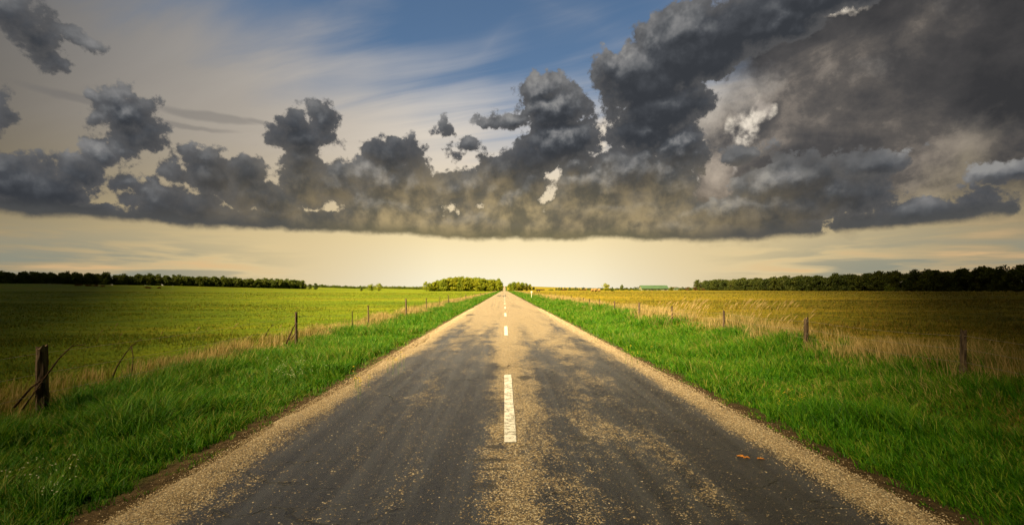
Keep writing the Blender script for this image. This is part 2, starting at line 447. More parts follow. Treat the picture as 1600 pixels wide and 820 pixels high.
def road_material():
    m, T = mat('worn_chip_seal')
    P = pos(T); x, y, z = T.sep(P)
    big = T.noise(T.v('MULTIPLY', P, (1.1, 0.13, 1)), 1.0, 5, 0.58, dist=0.4)
    mid = T.noise(T.v('MULTIPLY', P, (2.2, 0.9, 1)), 1.0, 5, 0.6, dist=0.3)
    wob = T.m('MULTIPLY', T.m('SUBTRACT', T.noise(T.v('MULTIPLY', P, (0.0, 0.35, 0)), 1.0, 3), 0.5), 0.5)
    xw = T.m('ADD', x, wob)
    # how much bare stone shows across the road: edges, crown and between the wheel tracks; tar in the tracks
    prof = T.ramp(T.lin(xw, -2.9, 3.1), [(0.0, (1,)*3), (0.075, (0.95,)*3), (0.125, (0.30,)*3), (0.20, (0.16,)*3), (0.27, (0.42,)*3),
                                         (0.36, (0.22,)*3), (0.43, (0.30,)*3), (0.475, (0.78,)*3), (0.54, (0.72,)*3), (0.60, (0.34,)*3), (0.68, (0.52,)*3),
                                         (0.78, (0.46,)*3), (0.83, (0.18,)*3), (0.895, (0.30,)*3), (0.935, (0.95,)*3), (1.0, (1,)*3)], 'B_SPLINE')
    far = T.m('ADD', T.ss(y, 6.0, 16.0, 0.0, 0.35), T.ss(y, 12.0, 48.0, 0.0, 1.4))  # more pale stone with distance: sunlit gold of the far road painted in
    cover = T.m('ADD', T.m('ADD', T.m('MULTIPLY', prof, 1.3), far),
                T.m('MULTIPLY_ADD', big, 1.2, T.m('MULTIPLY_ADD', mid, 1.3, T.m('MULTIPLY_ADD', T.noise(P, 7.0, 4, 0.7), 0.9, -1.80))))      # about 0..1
    chips = T.vor(P, 80.0, out='Color', feature='F1')
    cr, cg, cb = T.sep(chips)
    chips2 = T.vor(P, 150.0, out='Color'); dr, dg, db = T.sep(chips2)
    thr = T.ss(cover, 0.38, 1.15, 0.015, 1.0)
    m1 = T.m('LESS_THAN', cr, thr)
    m2 = T.m('LESS_THAN', dr, T.m('MULTIPLY', thr, 0.55))
    chip = T.m('MAXIMUM', m1, m2)
    edge = T.vor(P, 80.0, feature='DISTANCE_TO_EDGE')
    chip = T.m('MULTIPLY', chip, T.ss(edge, 0.03, 0.16, 0.25, 1.0))
    lane = T.noise(T.v('MULTIPLY', P, (5.0, 0.16, 0)), 1.0, 4, 0.6)
    stone = T.ramp(cg, [(0.0, (0.12, 0.09, 0.05)), (0.35, (0.29, 0.215, 0.12)), (0.75, (0.50, 0.39, 0.23)), (1.0, (0.72, 0.64, 0.49))])
    tar = T.mix(T.ss(T.m('MULTIPLY_ADD', big, -0.6, T.m('MULTIPLY_ADD', mid, 0.9, T.ss(y, 3, 13, 0.0, 0.42))), 0.25, 0.65), (0.013, 0.014, 0.019), (0.038, 0.041, 0.052))  # tar darkens towards the viewer: shade on the near road put into colour
    tar = T.mix(T.ss(lane, 0.42, 0.68, 0.0, 0.45), tar, (0.075, 0.082, 0.100))
    tar = T.mix(T.m('MULTIPLY', db, 0.4), tar, (0.075, 0.07, 0.065))
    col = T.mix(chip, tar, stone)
    # dark repair and oil stains further on, old cracks, shade painted at the broken edge
    st = T.noise(T.v('MULTIPLY', P, (1.4, 0.07, 1)), 1.0, 4, 0.6, dist=0.8)
    sm = T.m('MULTIPLY', T.ss(st, 0.54, 0.66), T.ss(y, 10, 22, 0.0, 0.45))
    col = T.mix(sm, col, (0.085, 0.074, 0.060))
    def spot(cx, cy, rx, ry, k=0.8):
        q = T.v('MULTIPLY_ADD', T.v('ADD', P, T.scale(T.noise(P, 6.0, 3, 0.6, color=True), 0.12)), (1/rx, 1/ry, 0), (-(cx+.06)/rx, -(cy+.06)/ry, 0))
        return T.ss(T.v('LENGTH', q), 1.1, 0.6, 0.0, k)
    for s in [(-.10, 4.72, .14, .04), (-.14, 4.36, .20, .045), (-.10, 4.14, .15, .04), (-.16, 3.78, .12, .06), (-.22, 6.7, .24, .05), (0.36, 8.45, 0.15, 0.26), (0.80, 5.0, 0.10, 0.10), (-2.3, 29.5, 0.55, 1.3), (0.0, 112, 0.55, 13), (-1.2, 120, 0.7, 14),
              (-2.86, 14.6, 0.26, 1.9), (-0.05, 190, 0.5, 16), (0.25, 140, 0.35, 10)]:  # the long one on the left edge paints bare soil and its shadow
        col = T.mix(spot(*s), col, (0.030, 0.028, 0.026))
    cn = T.v('ADD', P, T.scale(T.noise(P, 2.2, 4, 0.6, color=True), 0.55))
    crk = T.vor(T.v('MULTIPLY', cn, (0.42, 1.25, 0)), 1.0, feature='DISTANCE_TO_EDGE')
    cmask = T.m('MULTIPLY', T.ss(crk, 0.014, 0.003), T.ss(T.noise(P, 0.8, 2), 0.53, 0.60))
    col = T.mix(T.m('MULTIPLY', cmask, 0.8), col, (0.012, 0.011, 0.010))
    rough = T.lin(chip, 0, 1, 0.40, 0.62)
    h = T.m('ADD', T.m('MULTIPLY', chip, 0.6), T.m('MULTIPLY_ADD', cmask, -1.5, T.m('MULTIPLY', T.noise(P, 90, 3, 0.6), 0.5)))
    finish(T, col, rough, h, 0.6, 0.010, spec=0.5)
    return m

def soil_field_material():
    m, T = mat('pasture_ground')
    P = pos(T); x, y, z = T.sep(P)
    ax = T.m('ABSOLUTE', x)
    n1 = T.noise(T.v('MULTIPLY', P, (0.02, 0.09, 0)), 1.0, 5, 0.6, dist=0.4)
    n2 = T.noise(T.v('MULTIPLY', P, (0.55, 0.8, 0)), 1.0, 6, 0.68)
    n3 = T.noise(P, 9.0, 5, 0.7)
    n4 = T.noise(T.v('MULTIPLY', P, (0.004, 0.02, 0)), 1.0, 4, 0.6)
    green = T.ramp(T.m('ADD', T.m('MULTIPLY', n1, 0.5), T.m('MULTIPLY', n2, 0.5)), [(0.30, (0.034, 0.070, 0.004)), (0.45, (0.085, 0.140, 0.004)), (0.55, (0.145, 0.190, 0.005)), (0.68, (0.25, 0.215, 0.012))])
    olive = T.ramp(T.m('ADD', T.m('MULTIPLY', n1, 0.45), T.m('MULTIPLY', n2, 0.55)), [(0.34, (0.055, 0.066, 0.006)), (0.47, (0.145, 0.135, 0.008)), (0.56, (0.26, 0.195, 0.014)), (0.66, (0.38, 0.25, 0.045))])
    side = T.ss(T.m('ADD', x, T.m('MULTIPLY', T.m('SUBTRACT', n4, 0.5), 40.0)), -8.0, 8.0)
    c = T.mix(side, green, olive)
    c = T.mix(T.ss(n4, 0.48, 0.66, 0.0, 0.55), c, (0.24, 0.18, 0.014))
    c = T.mix(T.m('MULTIPLY', T.ss(n3, 0.35, 0.6), 0.25), c, (0.030, 0.042, 0.006))
    # bare earth along the road's edge and dark green ground under the verge grass
    d = T.m('MAXIMUM', T.m('SUBTRACT', ROAD_L, x), T.m('SUBTRACT', x, ROAD_R))
    dn = T.m('ADD', d, T.m('MULTIPLY', T.m('SUBTRACT', T.noise(P, 2.5, 4, 0.6), 0.5), 0.5))
    soil = T.mix(T.ss(n3, 0.35, 0.65), (0.038, 0.026, 0.014), (0.085, 0.060, 0.032))
    verge = T.mix(T.ss(n3, 0.3, 0.6), (0.020, 0.036, 0.006), (0.045, 0.085, 0.008))
    c2 = T.mix(T.ss(dn, 0.25, 0.7), soil, verge)
    c = T.mix(T.ss(dn, 3.0, 5.2), c2, c)
    finish(T, c, 0.95, T.m('ADD', T.m('MULTIPLY', n3, 0.6), n2), 0.8, 0.12, spec=0.1)
    return m

def blade_material(name, stops, trans=0.35, rough=0.5, spec=0.35, patch=None):
    m, T = mat(name)
    r = attr(T, 'rnd'); t = attr(T, 'tip'); P = pos(T)
    n = T.noise(P, 0.55, 3, 0.55)
    f = T.m('ADD', T.m('MULTIPLY', r, 0.55), T.m('MULTIPLY', n, 0.45))
    f = T.m('ADD', f, T.m('MULTIPLY', T.m('SUBTRACT', t, 0.5), 0.12))
    col = T.ramp(f, stops)
    finish(T, col, rough, spec=spec, trans=trans, tcol=T.mix(1.0, col, (1.25, 1.15, 0.7), 'MULTIPLY'))
    return m

M = {}
M['road'] = road_material()
M['ground'] = soil_field_material()
M['grass'] = blade_material('fresh_grass', [(0.20, (0.018, 0.070, 0.002)), (0.42, (0.032, 0.140, 0.003)), (0.60, (0.065, 0.200, 0.004)), (0.74, (0.16, 0.24, 0.015)), (0.84, (0.36, 0.28, 0.11))], 0.38, 0.55, 0.18)
M['dry'] = blade_material('dry_grass', [(0.2, (0.07, 0.12, 0.015)), (0.38, (0.15, 0.14, 0.035)), (0.54, (0.30, 0.22, 0.085)), (0.8, (0.46, 0.35, 0.17))], 0.30, 0.7, 0.2)
M['pasture'] = blade_material('pasture_grass', [(0.22, (0.042, 0.080, 0.005)), (0.5, (0.105, 0.145, 0.008)), (0.72, (0.19, 0.18, 0.015)), (0.9, (0.32, 0.23, 0.06))], 0.3, 0.7, 0.2)
M['pasture_r'] = blade_material('dry_pasture_grass', [(0.22, (0.060, 0.075, 0.010)), (0.5, (0.125, 0.115, 0.014)), (0.72, (0.23, 0.16, 0.03)), (0.9, (0.34, 0.22, 0.08))], 0.3, 0.7, 0.2)

def wood_material(name, dark, light, sc=1.0):
    m, T = mat(name)
    tc = T.n('ShaderNodeTexCoord').outputs['Object']
    g = T.noise(T.v('MULTIPLY', tc, (28*sc, 28*sc, 2.5*sc)), 1.0, 5, 0.65, dist=0.3)
    f = T.noise(tc, 9.0*sc, 4, 0.6)
    col = T.mix(T.ss(g, 0.35, 0.65), dark, light)
    col = T.mix(T.ss(f, 0.58, 0.7, 0.0, 0.5), col, (0.16, 0.16, 0.12))
    finish(T, col, 0.92, g, 0.9, 0.012, spec=0.15)
    return m
M['post'] = wood_material('weathered_post_wood', (0.030, 0.020, 0.014), (0.120, 0.088, 0.062))
M['bark'] = wood_material('bark', (0.025, 0.018, 0.012), (0.09, 0.065, 0.045), 0.3)
M['twig'] = wood_material('dead_twig', (0.020, 0.012, 0.008), (0.070, 0.040, 0.024), 2)
m_, T_ = mat('rusty_wire'); finish(T_, (0.20, 0.17, 0.14), 0.5, spec=0.5); M['wire'] = m_
def plain(name, c, rough=0.8, spec=0.3, var=0.25, sc=2.0):
    m, T = mat(name)
    n = T.noise(pos(T), sc, 5, 0.6)
    k = T.lin(n, 0.3, 0.7, 1-var, 1+var)
    finish(T, T.mix(1.0, c, T.comb(k, k, k), 'MULTIPLY'), rough, spec=spec)
    return m
M['barn_roof'] = plain('green_metal_roof', (0.060, 0.115, 0.062), 0.5, 0.4, 0.15, 0.3)
M['barn_wall'] = plain('barn_wall', (0.17, 0.18, 0.11), 0.85, 0.2, 0.2, 0.5)
M['barn_door'] = plain('barn_door', (0.07, 0.055, 0.04), 0.8, 0.2, 0.2, 1)
M['hay'] = plain('old_hay', (0.23, 0.15, 0.06), 0.95, 0.1, 0.45, 6.0)
M['cow'] = plain('dark_cow_hide', (0.022, 0.014, 0.010), 0.8, 0.2, 0.3, 3.0)
M['white_post'] = plain('white_post_paint', (0.72, 0.70, 0.62), 0.6, 0.3, 0.1, 8.0)
M['black_band'] = plain('black_band', (0.03, 0.03, 0.03), 0.6, 0.3, 0.1, 8.0)
M['leaf_litter'] = plain('fallen_leaf', (0.36, 0.15, 0.03), 0.8, 0.2, 0.3, 20.0)
M['petal'] = plain('flower_white', (0.45, 0.48, 0.32), 0.7, 0.2, 0.1, 20.0)
M['reed'] = plain('reed_straw', (0.27, 0.20, 0.09), 0.8, 0.15, 0.3, 6.0)
M['petal_yellow'] = plain('flower_yellow', (0.65, 0.50, 0.04), 0.7, 0.2, 0.1, 20.0)

def foliage_material(name, stops):
    m, T = mat(name)
    oi = T.n('ShaderNodeObjectInfo').outputs['Random']
    r = attr(T, 'rnd')
    f = T.m('ADD', T.m('MULTIPLY', oi, 0.40), T.m('MULTIPLY', r, 0.60))
    col = T.ramp(f, stops)
    finish(T, col, 0.6, spec=0.25, trans=0.30, tcol=T.mix(1.0, col, (1.3, 1.2, 0.6), 'MULTIPLY'))
    return m
M['leaf'] = foliage_material('broad_leaves', [(0.1, (0.055, 0.088, 0.014)), (0.5, (0.095, 0.135, 0.018)), (0.9, (0.16, 0.175, 0.022))])
M['leaf_yellow'] = foliage_material('plantation_leaves', [(0.1, (0.10, 0.155, 0.010)), (0.5, (0.19, 0.235, 0.012)), (0.9, (0.32, 0.32, 0.016))])
M['leaf_dark'] = foliage_material('dark_leaves', [(0.1, (0.030, 0.048, 0.010)), (0.5, (0.055, 0.078, 0.013)), (0.9, (0.10, 0.115, 0.018))])
M['leaf_red'] = foliage_material('russet_scrub', [(0.1, (0.075, 0.050, 0.018)), (0.5, (0.14, 0.080, 0.030)), (0.9, (0.20, 0.13, 0.04))])

# ------------------------------------------------------------------ ground sheet
def graded(a0, a1, first, grow):
    out = [a0]; s = first
    while out[-1] < a1: out.append(out[-1]+s); s *= grow
    return out
left = [ROAD_L - v for v in graded(0, 9000, 0.12, 1.075)][::-1]
right = [ROAD_R + v for v in graded(0, 9000, 0.12, 1.075)]
xs = np.array(left + [-1.4, 0.06, 1.5] + right)
ys = np.array([-300, -150, -70, -30, -15, -8] + [-4 + v for v in graded(0, 11000, 0.22, 1.028)])
V, F = grid_mesh(xs, ys, ground_z)
tag(fast_mesh('ground', V, F, M['ground'], smooth=True), kind='structure')

# ------------------------------------------------------------------ road: cambered sheet with crumbled edges and a shoulder of loose stone
ys = np.array([-8 + v for v in graded(0, 2300, 0.10, 1.0075)])
xs = np.concatenate([np.linspace(ROAD_L, ROAD_L+0.6, 5), np.linspace(-1.9, 2.2, 12), np.linspace(ROAD_R-0.6, ROAD_R, 5)])
def road_sheet(X, Y):
    c = 0.06
    return road_z(Y) + 0.055 - 0.010*np.abs(X-c) - 0.012*sst(np.abs(X-c), 2.3, 3.0) \
        - 0.008*(np.exp(-((np.abs(X-c)-1.35)/0.35)**2)) + 0.008*(fbm(X, Y, 0.8, 5, 3)-0.5)
X, Y = np.meshgrid(xs, ys)
Z = road_sheet(X, Y)
jl = 0.30*(fbm(Y[:, 0]*0+1.7, Y[:, 0], 0.55, 21, 5)-0.5) + 0.16*(fbm(Y[:, 0]*0, Y[:, 0], 3.0, 2, 3)-0.5)
jr = 0.30*(fbm(Y[:, 0]*0+5.7, Y[:, 0], 0.55, 41, 5)-0.5) + 0.16*(fbm(Y[:, 0]*0, Y[:, 0], 3.0, 8, 3)-0.5)
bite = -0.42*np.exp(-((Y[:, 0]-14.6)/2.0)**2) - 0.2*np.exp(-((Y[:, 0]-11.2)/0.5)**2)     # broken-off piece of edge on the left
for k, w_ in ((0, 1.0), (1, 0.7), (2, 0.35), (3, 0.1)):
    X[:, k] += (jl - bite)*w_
    X[:, -1-k] += jr*w_
Z[:, 0] -= 0.10; Z[:, -1] -= 0.10; X[:, 0] -= 0.03; X[:, -1] += 0.03
n = len(xs); m_n = len(ys)
i = (np.arange(m_n-1)[:, None]*n + np.arange(n-1)[None, :]).ravel()
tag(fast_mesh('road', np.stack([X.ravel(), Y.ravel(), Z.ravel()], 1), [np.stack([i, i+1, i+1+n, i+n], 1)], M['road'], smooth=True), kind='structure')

# ------------------------------------------------------------------ painted centre dashes
m_, T_ = mat('worn_white_paint')
P_ = pos(T_)
pn = T_.noise(P_, 90.0, 4, 0.75); pn2 = T_.noise(P_, 12.0, 5, 0.65)
hole = T_.ss(T_.m('ADD', T_.m('MULTIPLY', pn, 0.6), T_.m('MULTIPLY', pn2, 0.4)), 0.445, 0.47)
finish(T_, T_.mix(T_.ss(pn2, 0.35, 0.65), (0.54, 0.54, 0.52), (0.68, 0.68, 0.67)), 0.6, pn, 0.3, 0.005, alpha=hole)
M['paint'] = m_
dash_y = [(4.84, 8.70)]
per = 11.3
dash_y = [(4.84, 8.70)] + [(4.84+per*k, 4.84+per*k+4.0) for k in range(1, 36)]
dash_names = ['longest-looking white centre dash in front, with chipped paint and a ragged near end',
              'white centre dash second from the viewer, about where the road turns gold',
              'small white centre dash third from the viewer']
for k, (y0, y1) in enumerate(dash_y):
    yy = np.linspace(y0, y1, 14)
    w2 = 0.062
    cx = 0.062 - 0.0
    xl = cx - w2 + 0.010*(fbm(yy*0+k, yy, 4.0, 5, 2)-0.5); xr = cx + w2 + 0.010*(fbm(yy*0+k+9, yy, 4.0, 6, 2)-0.5)
    V = []
    for q in range(14):
        for s in (0, .33, .66, 1):
            xx = xl[q]*(1-s)+xr[q]*s
            V.append((xx, yy[q], float(road_sheet(np.array(xx), np.array(yy[q])))+0.007))
    F = [(q*4+s, q*4+s+1, q*4+s+5, q*4+s+4) for q in range(13) for s in range(3)]
    o = new_obj('centre_dash', V, F, M['paint'], smooth=True)
    tag(o, dash_names[k] if k < 3 else 'tiny far white dash on the centre line beyond the third one', 'road marking', 'white dashes along the middle of the road')

# ------------------------------------------------------------------ loose stones on the shoulders and road
def stones(name, n, sampler, mat_, smin, smax):
    base = np.array([(1, 0, 0), (-1, 0, 0), (0, 1, 0), (0, -1, 0), (0, 0, 1), (0, 0, -1), (.6, .6, .5), (-.6, .55, .45)], float)[:6]
    tri = np.array([(0, 2, 4), (2, 1, 4), (1, 3, 4), (3, 0, 4), (2, 0, 5), (1, 2, 5), (3, 1, 5), (0, 3, 5)])
    x, y = sampler(n); n = len(x)
    s = smin + (smax-smin)*RS.rand(n)**2.5
    s = s*np.clip(0.75+y*0.05, 1, 2.2)
    V = base[None]*(0.65+0.7*RS.rand(n, 6, 1))
    V *= s[:, None, None]*np.array([1, 1, .6])
    a = RS.rand(n)*6.28; ca, sa = np.cos(a), np.sin(a)
    Vx = V[..., 0]*ca[:, None]-V[..., 1]*sa[:, None]; Vy = V[..., 0]*sa[:, None]+V[..., 1]*ca[:, None]
    inside = (x > ROAD_L+0.05) & (x < ROAD_R-0.05)
    zz = np.where(inside, road_sheet(x, y), ground_z(x, y))
    V = np.stack([Vx+x[:, None], Vy+y[:, None], V[..., 2]+zz[:, None]+s[:, None]*0.2], -1)
    Fi = tri[None] + 6*np.arange(n)[:, None, None]
    return fast_mesh(name, V.reshape(-1, 3), [Fi.reshape(-1, 3)], mat_, {'rnd': np.repeat(RS.rand(n), 6)})
m_, T_ = mat('limestone_chips')
finish(T_, T_.ramp(attr(T_, 'rnd'), [(0, (0.15, 0.11, 0.07)), (0.5, (0.34, 0.26, 0.16)), (0.85, (0.50, 0.41, 0.28)), (1, (0.62, 0.56, 0.46))]), 0.75, spec=0.3)
M['stone'] = m_
def shoulder(n):
    side = RS.rand(n) < 0.5
    y = 2.2*np.exp(RS.rand(n)*math.log(40/2.2))
    off = RS.normal(0.22, 0.17, n)
    x = np.where(side, ROAD_L+off, ROAD_R-off)
    return x, y
tag(stones('loose_gravel', 90000, shoulder, M['stone'], 0.003, 0.0085), kind='stuff')
def onroad(n):
    y = 2.2*np.exp(RS.rand(n)*math.log(14/2.2))
    x = RS.uniform(-2.6, 2.9, n)
    keep = RS.rand(n) < np.clip(0.25+0.9*np.exp(-((x-0.15)/0.45)**2)+0.5*(fbm(x, y, 0.9, 77, 3)-0.45)*3, 0, 1)
    return x[keep], y[keep]
tag(stones('loose_chips', 15000, onroad, M['stone'], 0.002, 0.0055), kind='stuff')

# ------------------------------------------------------------------ grass
def blades(name, x, y, z, h, w, lean_a, lean, mat_, head=0.0):
    """curved tapering blades, each of three segments"""
    n = len(x)
    lv = np.array([0, .38, .72, 1.0]); wd = np.array([1.0, .85, .5])
    th = RS.rand(n)*math.pi
    wx, wy = np.cos(th), np.sin(th)
    V = np.zeros((n, 7, 3))
    curl = 0.6+0.9*RS.rand(n)
    k = 0
    rows = []
    for q, t in enumerate(lv):
        px = x + np.cos(lean_a)*lean*h*t**(1+curl)
        py = y + np.sin(lean_a)*lean*h*t**(1+curl)
        pz = z + h*(t - 0.30*np.minimum(lean, 1.4)*t**3)
        if q < 3:
            for s in (-1, 1):
                V[:, k] = np.stack([px+s*w*wd[q]*wx/2, py+s*w*wd[q]*wy/2, pz], 1); k += 1
        else:
            V[:, k] = np.stack([px, py, pz], 1)
    b = 7*np.arange(n)[:, None]
    quads = np.concatenate([b+np.array([[0, 1, 3, 2]]), b+np.array([[2, 3, 5, 4]])])
    tris = b+np.array([[4, 5, 6]])
    tip = np.tile(np.array([0, 0, .38, .38, .72, .72, 1.0]), n)
    rnd = np.repeat(RS.rand(n), 7)
    return fast_mesh(name, V.reshape(-1, 3), [quads, tris], mat_, {'rnd': rnd, 'tip': tip}, smooth=False)

def field_pts(n, y0, y1, d0, d1, side, power=1.0):
    """points at distance d outside the road, denser near the viewer, kept only where the frame can see them"""
    u = RS.rand(n)
    y = y0*(y1/y0)**u
    d = d0+(d1-d0)*RS.rand(n)
    x = (ROAD_L-d) if side < 0 else (ROAD_R+d)
    keep = (np.abs(x) < 1.25*y+1.6)
    return x[keep], y[keep], d[keep]

gx, gy, gz_, gh, gw, ga, gl = [], [], [], [], [], [], []
for side in (-1, 1):
    width = 3.9 if side < 0 else 4.6
    # tufts: each a fan of blades
    for (y0, y1, nt, nb) in ((2.0, 7.0, 5200, 13), (7.0, 20.0, 7500, 9), (20.0, 60.0, 6500, 6), (60, 420, 7000, 4)):
        tx, ty, td = field_pts(int(nt*1.12), y0, y1, 0.02, width+0.5, side)
        hN = fbm(tx, ty, 0.8, 31, 3)
        edge = sst(td + 0.5*(fbm(tx, ty, 1.7, 12, 3)-0.5), 0.08, 0.65)
        keep = RS.rand(len(tx)) < (0.12+0.88*edge)*(1-0.75*sst(td, width-0.9, width+0.5))
        tx, ty, td, hN, edge = tx[keep], ty[keep], td[keep], hN[keep], edge[keep]
        hh = (0.045 + 0.09*edge + 0.25*edge*sst(hN, 0.34, 0.70))
        n = len(tx)
        rep = lambda a: np.repeat(a, nb)
        rad = 0.05+0.05*np.clip(ty/15, 0, 2.5)
        a = RS.rand(n*nb)*6.283; rr = np.sqrt(RS.rand(n*nb))*rep(rad)
        x = rep(tx)+rr*np.cos(a); y = rep(ty)+rr*np.sin(a)
        gx.append(x); gy.append(y); gz_.append(ground_z(x, y)-0.01)
        gh.append(rep(hh)*(0.55+0.8*RS.rand(n*nb)))
        gw.append(0.0045+0.0035*RS.rand(n*nb)+0.00055*y)
        wind = 0.35+1.6*(fbm(x, y, 0.45, 5, 2)-0.5)
        ga.append(a*0.55+wind+RS.normal(0, 0.5, n*nb))
        gl.append(0.30+0.85*RS.rand(n*nb)**1.3)
cat_ = np.concatenate
tag(blades('verge_grass', cat_(gx), cat_(gy), cat_(gz_), cat_(gh), cat_(gw), cat_(ga), cat_(gl), M['grass']), kind='stuff')
print('verge blades', sum(map(len, gx)))

# tall dry grass along the fences
gx, gy, gz_, gh, gw, ga, gl = [], [], [], [], [], [], []
for side in (-1, 1):
    d0, d1 = (2.9, 5.6) if side < 0 else (3.6, 7.0)
    for (y0, y1, nt, nb) in ((2.6, 10.0, 3000, 9), (10.0, 30.0, 5200, 7), (30.0, 100.0, 5200, 5), (100, 420, 4000, 4)):
        tx, ty, td = field_pts(nt, y0, y1, d0, d1, side)
        n = len(tx)
        dens = fbm(tx, ty, 0.35, 55, 3)
        mid = np.exp(-((td-(d0+d1)/2)/((d1-d0)*0.32))**2)
        keep = RS.rand(n) < mid*np.clip(0.2+2.4*(dens-0.30), 0.10, 1)*(1.0 if side < 0 else 0.75)
        tx, ty, td, mid, dens = tx[keep], ty[keep], td[keep], mid[keep], dens[keep]
        n = len(tx); rep = lambda a: np.repeat(a, nb)
        rad = 0.06+0.05*np.clip(ty/15, 0, 2.5)
        a = RS.rand(n*nb)*6.283; rr = np.sqrt(RS.rand(n*nb))*rep(rad)
        x = rep(tx)+rr*np.cos(a); y = rep(ty)+rr*np.sin(a)
        gx.append(x); gy.append(y); gz_.append(ground_z(x, y)-0.01)
        gh.append((0.95 if side < 0 else 0.92)*rep(0.26+0.34*mid*sst(dens, 0.3, 0.7))*(0.45+0.85*RS.rand(n*nb)))
        gw.append(0.0030+0.002*RS.rand(n*nb)+0.00045*y)
        ga.append(a*0.4+0.2+RS.normal(0, 0.5, n*nb)); gl.append(0.15+0.55*RS.rand(n*nb)**1.5)
tag(blades('dry_grass', cat_(gx), cat_(gy), cat_(gz_), cat_(gh), cat_(gw), cat_(ga), cat_(gl), M['dry']), kind='stuff')
print('dry blades', sum(map(len, gx)))

# short pasture beyond the fences
for side, mt, nm in ((-1, M['pasture'], 'pasture_grass'), (1, M['pasture_r'], 'pasture_grass')):
    gx, gy = [], []
    for (y0, y1, x1, nn) in ((4.5, 18, 26, 60000), (18, 60, 90, 60000), (60, 230, 330, 50000)):
        y = y0*(y1/y0)**RS.rand(nn)
        x = RS.uniform(5.6, x1, nn)
        k = x < 1.2*y+3
        gx.append(side*x[k]); gy.append(y[k])
    x = cat_(gx); y = cat_(gy)
    nv = fbm(x*0.35, y, 0.30, 91, 4)
    h = (0.045+0.10*sst(nv, 0.4, 0.75))*(0.6+0.8*RS.rand(len(x)))*(1+0.5*(side > 0))
    w = 0.006+0.0008*y
    h = h + 0.0006*y
    tag(blades(nm, x, y, ground_z(x, y)-0.01, h, w, RS.rand(len(x))*6.28, 0.3+0.9*RS.rand(len(x)), mt), kind='stuff')

# ------------------------------------------------------------------ unseen cloud slab added above the frame to darken sides and near ground
def add_shade_cloud():
    H = 400.0
    k = H/math.tan(R(SUN_EL))
    sx, sy = k*math.sin(R(SUN_AZ)), k*math.cos(R(SUN_AZ))
    m, T = mat('shade_cloud_vapour')
    g0 = pos(T); gx0, gy0, gz0 = T.sep(g0)
    # the spot on the land that a bit of this cloud shades
    P = T.v('ADD', g0, T.comb(T.m('MULTIPLY', gz0, -sx/H), T.m('MULTIPLY', gz0, -sy/H), 0.0))
    x, y, z = T.sep(P)
    nn = T.noise(T.v('MULTIPLY', P, (0.02, 0.012, 0)), 1.0, 3, 0.5, color=True)
    nf = T.noise(T.v('MULTIPLY', P, (0.0028, 0.0022, 0)), 1.0, 4, 0.5)
    # open along a strip that widens away from the viewer
    wdt = T.m('MULTIPLY_ADD', T.m('MAXIMUM', T.m('SUBTRACT', y, -0.5), 0.3), 1.0, 0.2)
    q = T.m('DIVIDE', T.m('ABSOLUTE', T.m('SUBTRACT', x, 0.0)), wdt)
    q = T.m('ADD', q, T.m('MULTIPLY', T.m('SUBTRACT', nf, 0.5), 0.35))
    cov = T.ss(q, 0.12, 0.92)
    cov = T.m('MAXIMUM', cov, T.m('MULTIPLY', T.ss(y, 20.0, -5.0), 0.95))
    a = T.m('SUBTRACT', 1.0, T.m('SQRT', T.m('SUBTRACT', 1.0, T.m('MULTIPLY', cov, 0.985))))
    d = T.n('ShaderNodeBsdfDiffuse'); d.inputs[0].default_value = (0.55, 0.56, 0.58, 1)
    tr = T.n('ShaderNodeBsdfTransparent'); mx = T.n('ShaderNodeMixShader')
    T.put(mx.inputs[0], a); T.put(mx.inputs[1], tr.outputs[0]); T.put(mx.inputs[2], d.outputs[0])
    o = T.n('ShaderNodeOutputMaterial'); T.nt.links.new(mx.outputs[0], o.inputs[0])
    xs = np.linspace(-2400, 1800, 60); ys = np.linspace(-900, 630, 30)
    def zz(X, Y, top):
        e = sst(np.minimum(np.minimum(X+2400, 1800-X), np.minimum(Y+900, 630-Y)), 0, 120)
        return H + (60 if top else -4)*e + 22*(fbm(X, Y, 0.006, 4 if top else 6, 4)-0.5)*e
    V1, F1 = grid_mesh(xs, ys, lambda X, Y: zz(X, Y, False))
    V2, F2 = grid_mesh(xs, ys, lambda X, Y: zz(X, Y, True))
    ob = fast_mesh('added_shade_cloud', np.concatenate([V1, V2]), [F1[0], F2[0][:, ::-1]+len(V1)], m, smooth=True)
    tag(ob, kind='structure')
add_shade_cloud()

